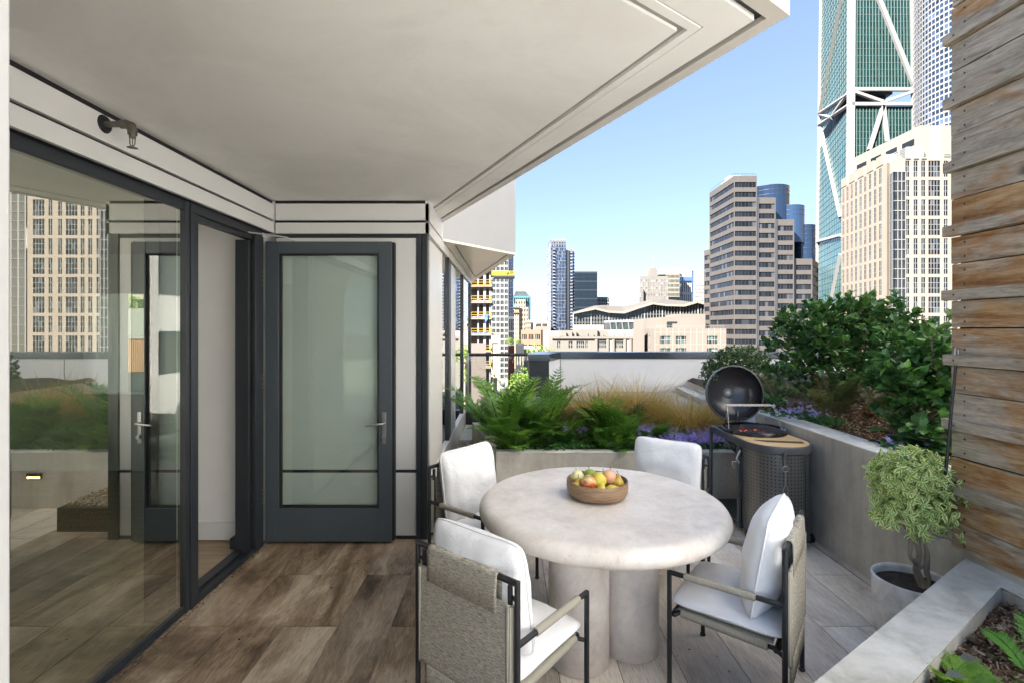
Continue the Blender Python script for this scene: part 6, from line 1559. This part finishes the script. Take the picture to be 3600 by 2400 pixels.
b.w.box(PX(1975, 152), PX(2140, 152), 153, 162, z+.12, PZ(1162, 152)); b.w.box(PX(2040, 152), PX(2100, 152), 152, 158, z+.12, PZ(1158, 152))
b.done([CREAMW])
m = MB()
for px in (2142, 2202): m.box(PX(px, 150), PX(px+12, 150), 149.9, 149.99, GZ, z-.7)
tag(m.build('infill_panel', mk('pink_infill', (0.256, 0.211, 0.186), .85)), 'pinkish recessed wall panels between the bay windows of the cream apartments', 'facade')
b, pts, z = simple('cream_apartments', 'squarer cream apartment wing with blinds in its windows, directly left of the brown tower', [(2302, 128), (2553, 128)], 1155, 20, None, [None]); b.w = MB()
def u2_(px): return PX(px, 128)-pts[0][0]
fcs = [(u2_(a), u2_(a+37), 2) for a in (2320, 2376, 2486)]; rws_ = [(z-1.9-3.05*k-2.05, z-1.9-3.05*k) for k in range(7)]
b.face(pts[0], pts[1], GZ, z, fcs, rws_, .3, 2, 2, wglass('blind_window', (.045, .075, .07), .15, 0, .5, .8), MULL, .14)
b.closed([pts[0], pts[1], (pts[1][0], 150), (PX(2263, 148)+.3, 150), pxp(2263, 148)], GZ, z, 0, (0, 4))
p_ = pxp(2263, 148); b.face(p_, pts[0], GZ, z, [(6, 8, 2), (10, 12, 2)], rws_, .3, 2, 2, G_GREEN, MULL, .14)
b.w.box(PX(2255, 140), PX(2262, 140), 139, 150, GZ, z)
b.w.box(PX(2330, 133), PX(2475, 133), 133, 148, z+.01, PZ(1115, 133)); b.w.box(PX(2390, 151), PX(2480, 151), 151, 165, GZ, PZ(1104, 151)); b.w.box(PX(2262, 153), PX(2392, 153), 153, 165, GZ, PZ(1121, 153))
b.done([mk('cream_panels', (0.155, 0.133, 0.111), .85, var=.05, scale=.25)])
m = MB()
for k in range(8): m.box(PX(2302, 128), PX(2553, 128), 127.97, 127.995, z-1.0-k*3.05, z-.95-k*3.05)
for px in (2302+21*k for k in range(12)): m.box(PX(px, 128), PX(px, 128)+.05, 127.975, 127.99, -8, z)
tag(m.build('panel_joint', mk('joint_tan', (.42, .34, .27), .9)), 'thin panel joints on the front of the squarer cream wing', 'facade')
m = MB(); m.box(PX(2344, 133), PX(2362, 133), 132.9, 132.98, z+.3, PZ(1131, 133)); m.box(PX(2363, 133), PX(2380, 133), 132.9, 132.98, z+1.4, PZ(1131, 133)); tag(m.build('terrace_door', G_GREEN), 'dark glass terrace doors on the roof level of the squarer cream wing', 'door')
m = MB()
for k in range(40): x = PX(2305, 128.5)+k*.45; m.box(x, x+.03, 128.3, 128.33, z, z+.75)
m.box(PX(2305, 128.5), PX(2548, 128.5), 128.28, 128.35, z+.75, z+.8); tag(m.build('roof_railing', GREYC), 'light railing along the roof edge of the squarer cream wing', 'railing')
# slanted glass pavilion
t = thing('glazed_pavilion', 'grey pavilion with leaning windows between the wave roof and the cream apartments', 'building', (PX(2200, 170), 170, GZ))
m = MB(); a, c = pxp(2146, 178), pxp(2256, 165); e = pxp(2312, 168); z0_, z1_ = PZ(1146, 165), PZ(1128, 165)
def wallq(mb, p, q, za, zb1, zb2): mb.add([(p[0], p[1], za), (q[0], q[1], za), (q[0], q[1], zb2), (p[0], p[1], zb1)], [(0, 1, 2, 3)])
ztp = PZ(1122, 165); zlo = PZ(1130, 175)
m.prism([a, c, e, (e[0], 185), (a[0], 190)], GZ, PZ(1160, 165)); m.prism([(a[0], a[1]-.5), (c[0], c[1]-.5), (e[0], e[1]-.5), (e[0], 185), (a[0], 190)], PZ(1132, 165), PZ(1124, 165)); m.build('wall', mk('pavilion_grey', (0.23, 0.23, 0.23), .6), t)
m = MB(); m.prism([(a[0]+.1, a[1]+.4), (c[0], c[1]+.4), (e[0]-.1, e[1]+.4), (e[0], 184), (a[0], 189)], PZ(1160, 165), PZ(1132, 165)); m.build('glass', G_GREEN, t)
m = MB()
for p, q, n_ in ((a, c, 5), (c, e, 3)):
    for k in range(n_+1): r = Vector(p).lerp(Vector(q), k/n_); m.beam((r.x+.25, r.y, PZ(1160, 165)), (r.x-.15, r.y-.2, PZ(1131, 165)), .22, .3)
m.build('mullion', WHITEB, t)

# --- street trees ---
def city_tree(label, px, py, Y, r, seed, group='street trees below the terrace'):
    rng = random.Random(seed); c = P(px, py, Y); t = thing('street_tree', label, 'tree', (c.x, c.y, GZ), 0, group); m = MB(); bl = [((c.x+rng.uniform(-.6, .6)*r, c.y+rng.uniform(-.5, .5)*r, c.z+rng.uniform(-.5, .35)*r), (r*.5, r*.5, r*.4)) for _ in range(9)]
    tw = blob_twigs(rng, bl, 420, r*.18); shrub_leaves(m, tw, 8, r*.085, r*.06, rng, .9); m.build('crown', TREEL, t)
    m = MB(); m.tube([(c.x, c.y, GZ), (c.x, c.y, c.z-r*.3)], [.22, .12], 8); stems(m, (c.x, c.y, c.z-r*.8), [rng.choice(tw)[0] for _ in range(9)], .09, .03, rng, 5, .2); m.build('trunk', BARK, t)
city_tree('round light green street tree just above the corner of the parapet pier', 1905, 1240, 70, 1.9, 1)
city_tree('narrow yellow green street tree above the red block', 1793, 1195, 200, 1.9, 2)
city_tree('small green street tree beside the orange brick building', 1826, 1200, 220, 1.6, 3)
city_tree('pale green street tree seen through the glass guard', 1845, 1330, 60, 2.2, 4)
# --- seen through the interior window ---
t = thing('slatted_timber_building', 'low building clad in orange vertical timber slats, seen through the glass wall', 'building', (-27, 35, GZ))
m = MB(); m.box(-36, -18, 35, 45, GZ, 1.0); m.build('wall', mk('slat_backing', (.16, .08, .04), .8), t)
m = MB()
for k in range(120): x = -34+k*.13; m.box(x, x+.075, 34.88, 34.999, -1.3, 1.0)
for k in range(120):
    x = -34+k*.13
    if -27.4 < x < -25.4 or -24.4 < x < -22: continue
    m.box(x, x+.075, 34.88, 34.999, -4, -1.32)
m.build('slats', mk('orange_cedar', (0.333, 0.173, 0.083), .7, var=.15, scale=1), t)
m = MB(); m.box(-27.4, -25.4, 34.9, 34.99, -3.1, -1.35); m.box(-24.4, -22, 34.9, 34.99, -3.1, -1.35); m.build('window', G_GREEN, t)
m = MB(); m.box(-36, -18, 34.8, 45, 1.0, 1.18); m.build('roof_edge', WHITEB, t)
quick('pale_roof_house', 'pale grey rooftop building behind the slatted timber building', [(130, 52), (620, 52)], 1085, 12, WHITEB, [None])
quick('far_beige_block', 'beige block behind the rooftop tree, seen through the interior window', [(200, 95), (640, 95)], 900, 12, mk('beige_far', (0.32, 0.288, 0.23), .8), [dict(n=14, fl=3.2, cf=.5, rf=.45, g=G_GREEN, zmin=0, nx=2)])
city_tree('bright green tree behind the slatted building, seen through the interior window', 450, 1092, 60, 2.6, 6, None)
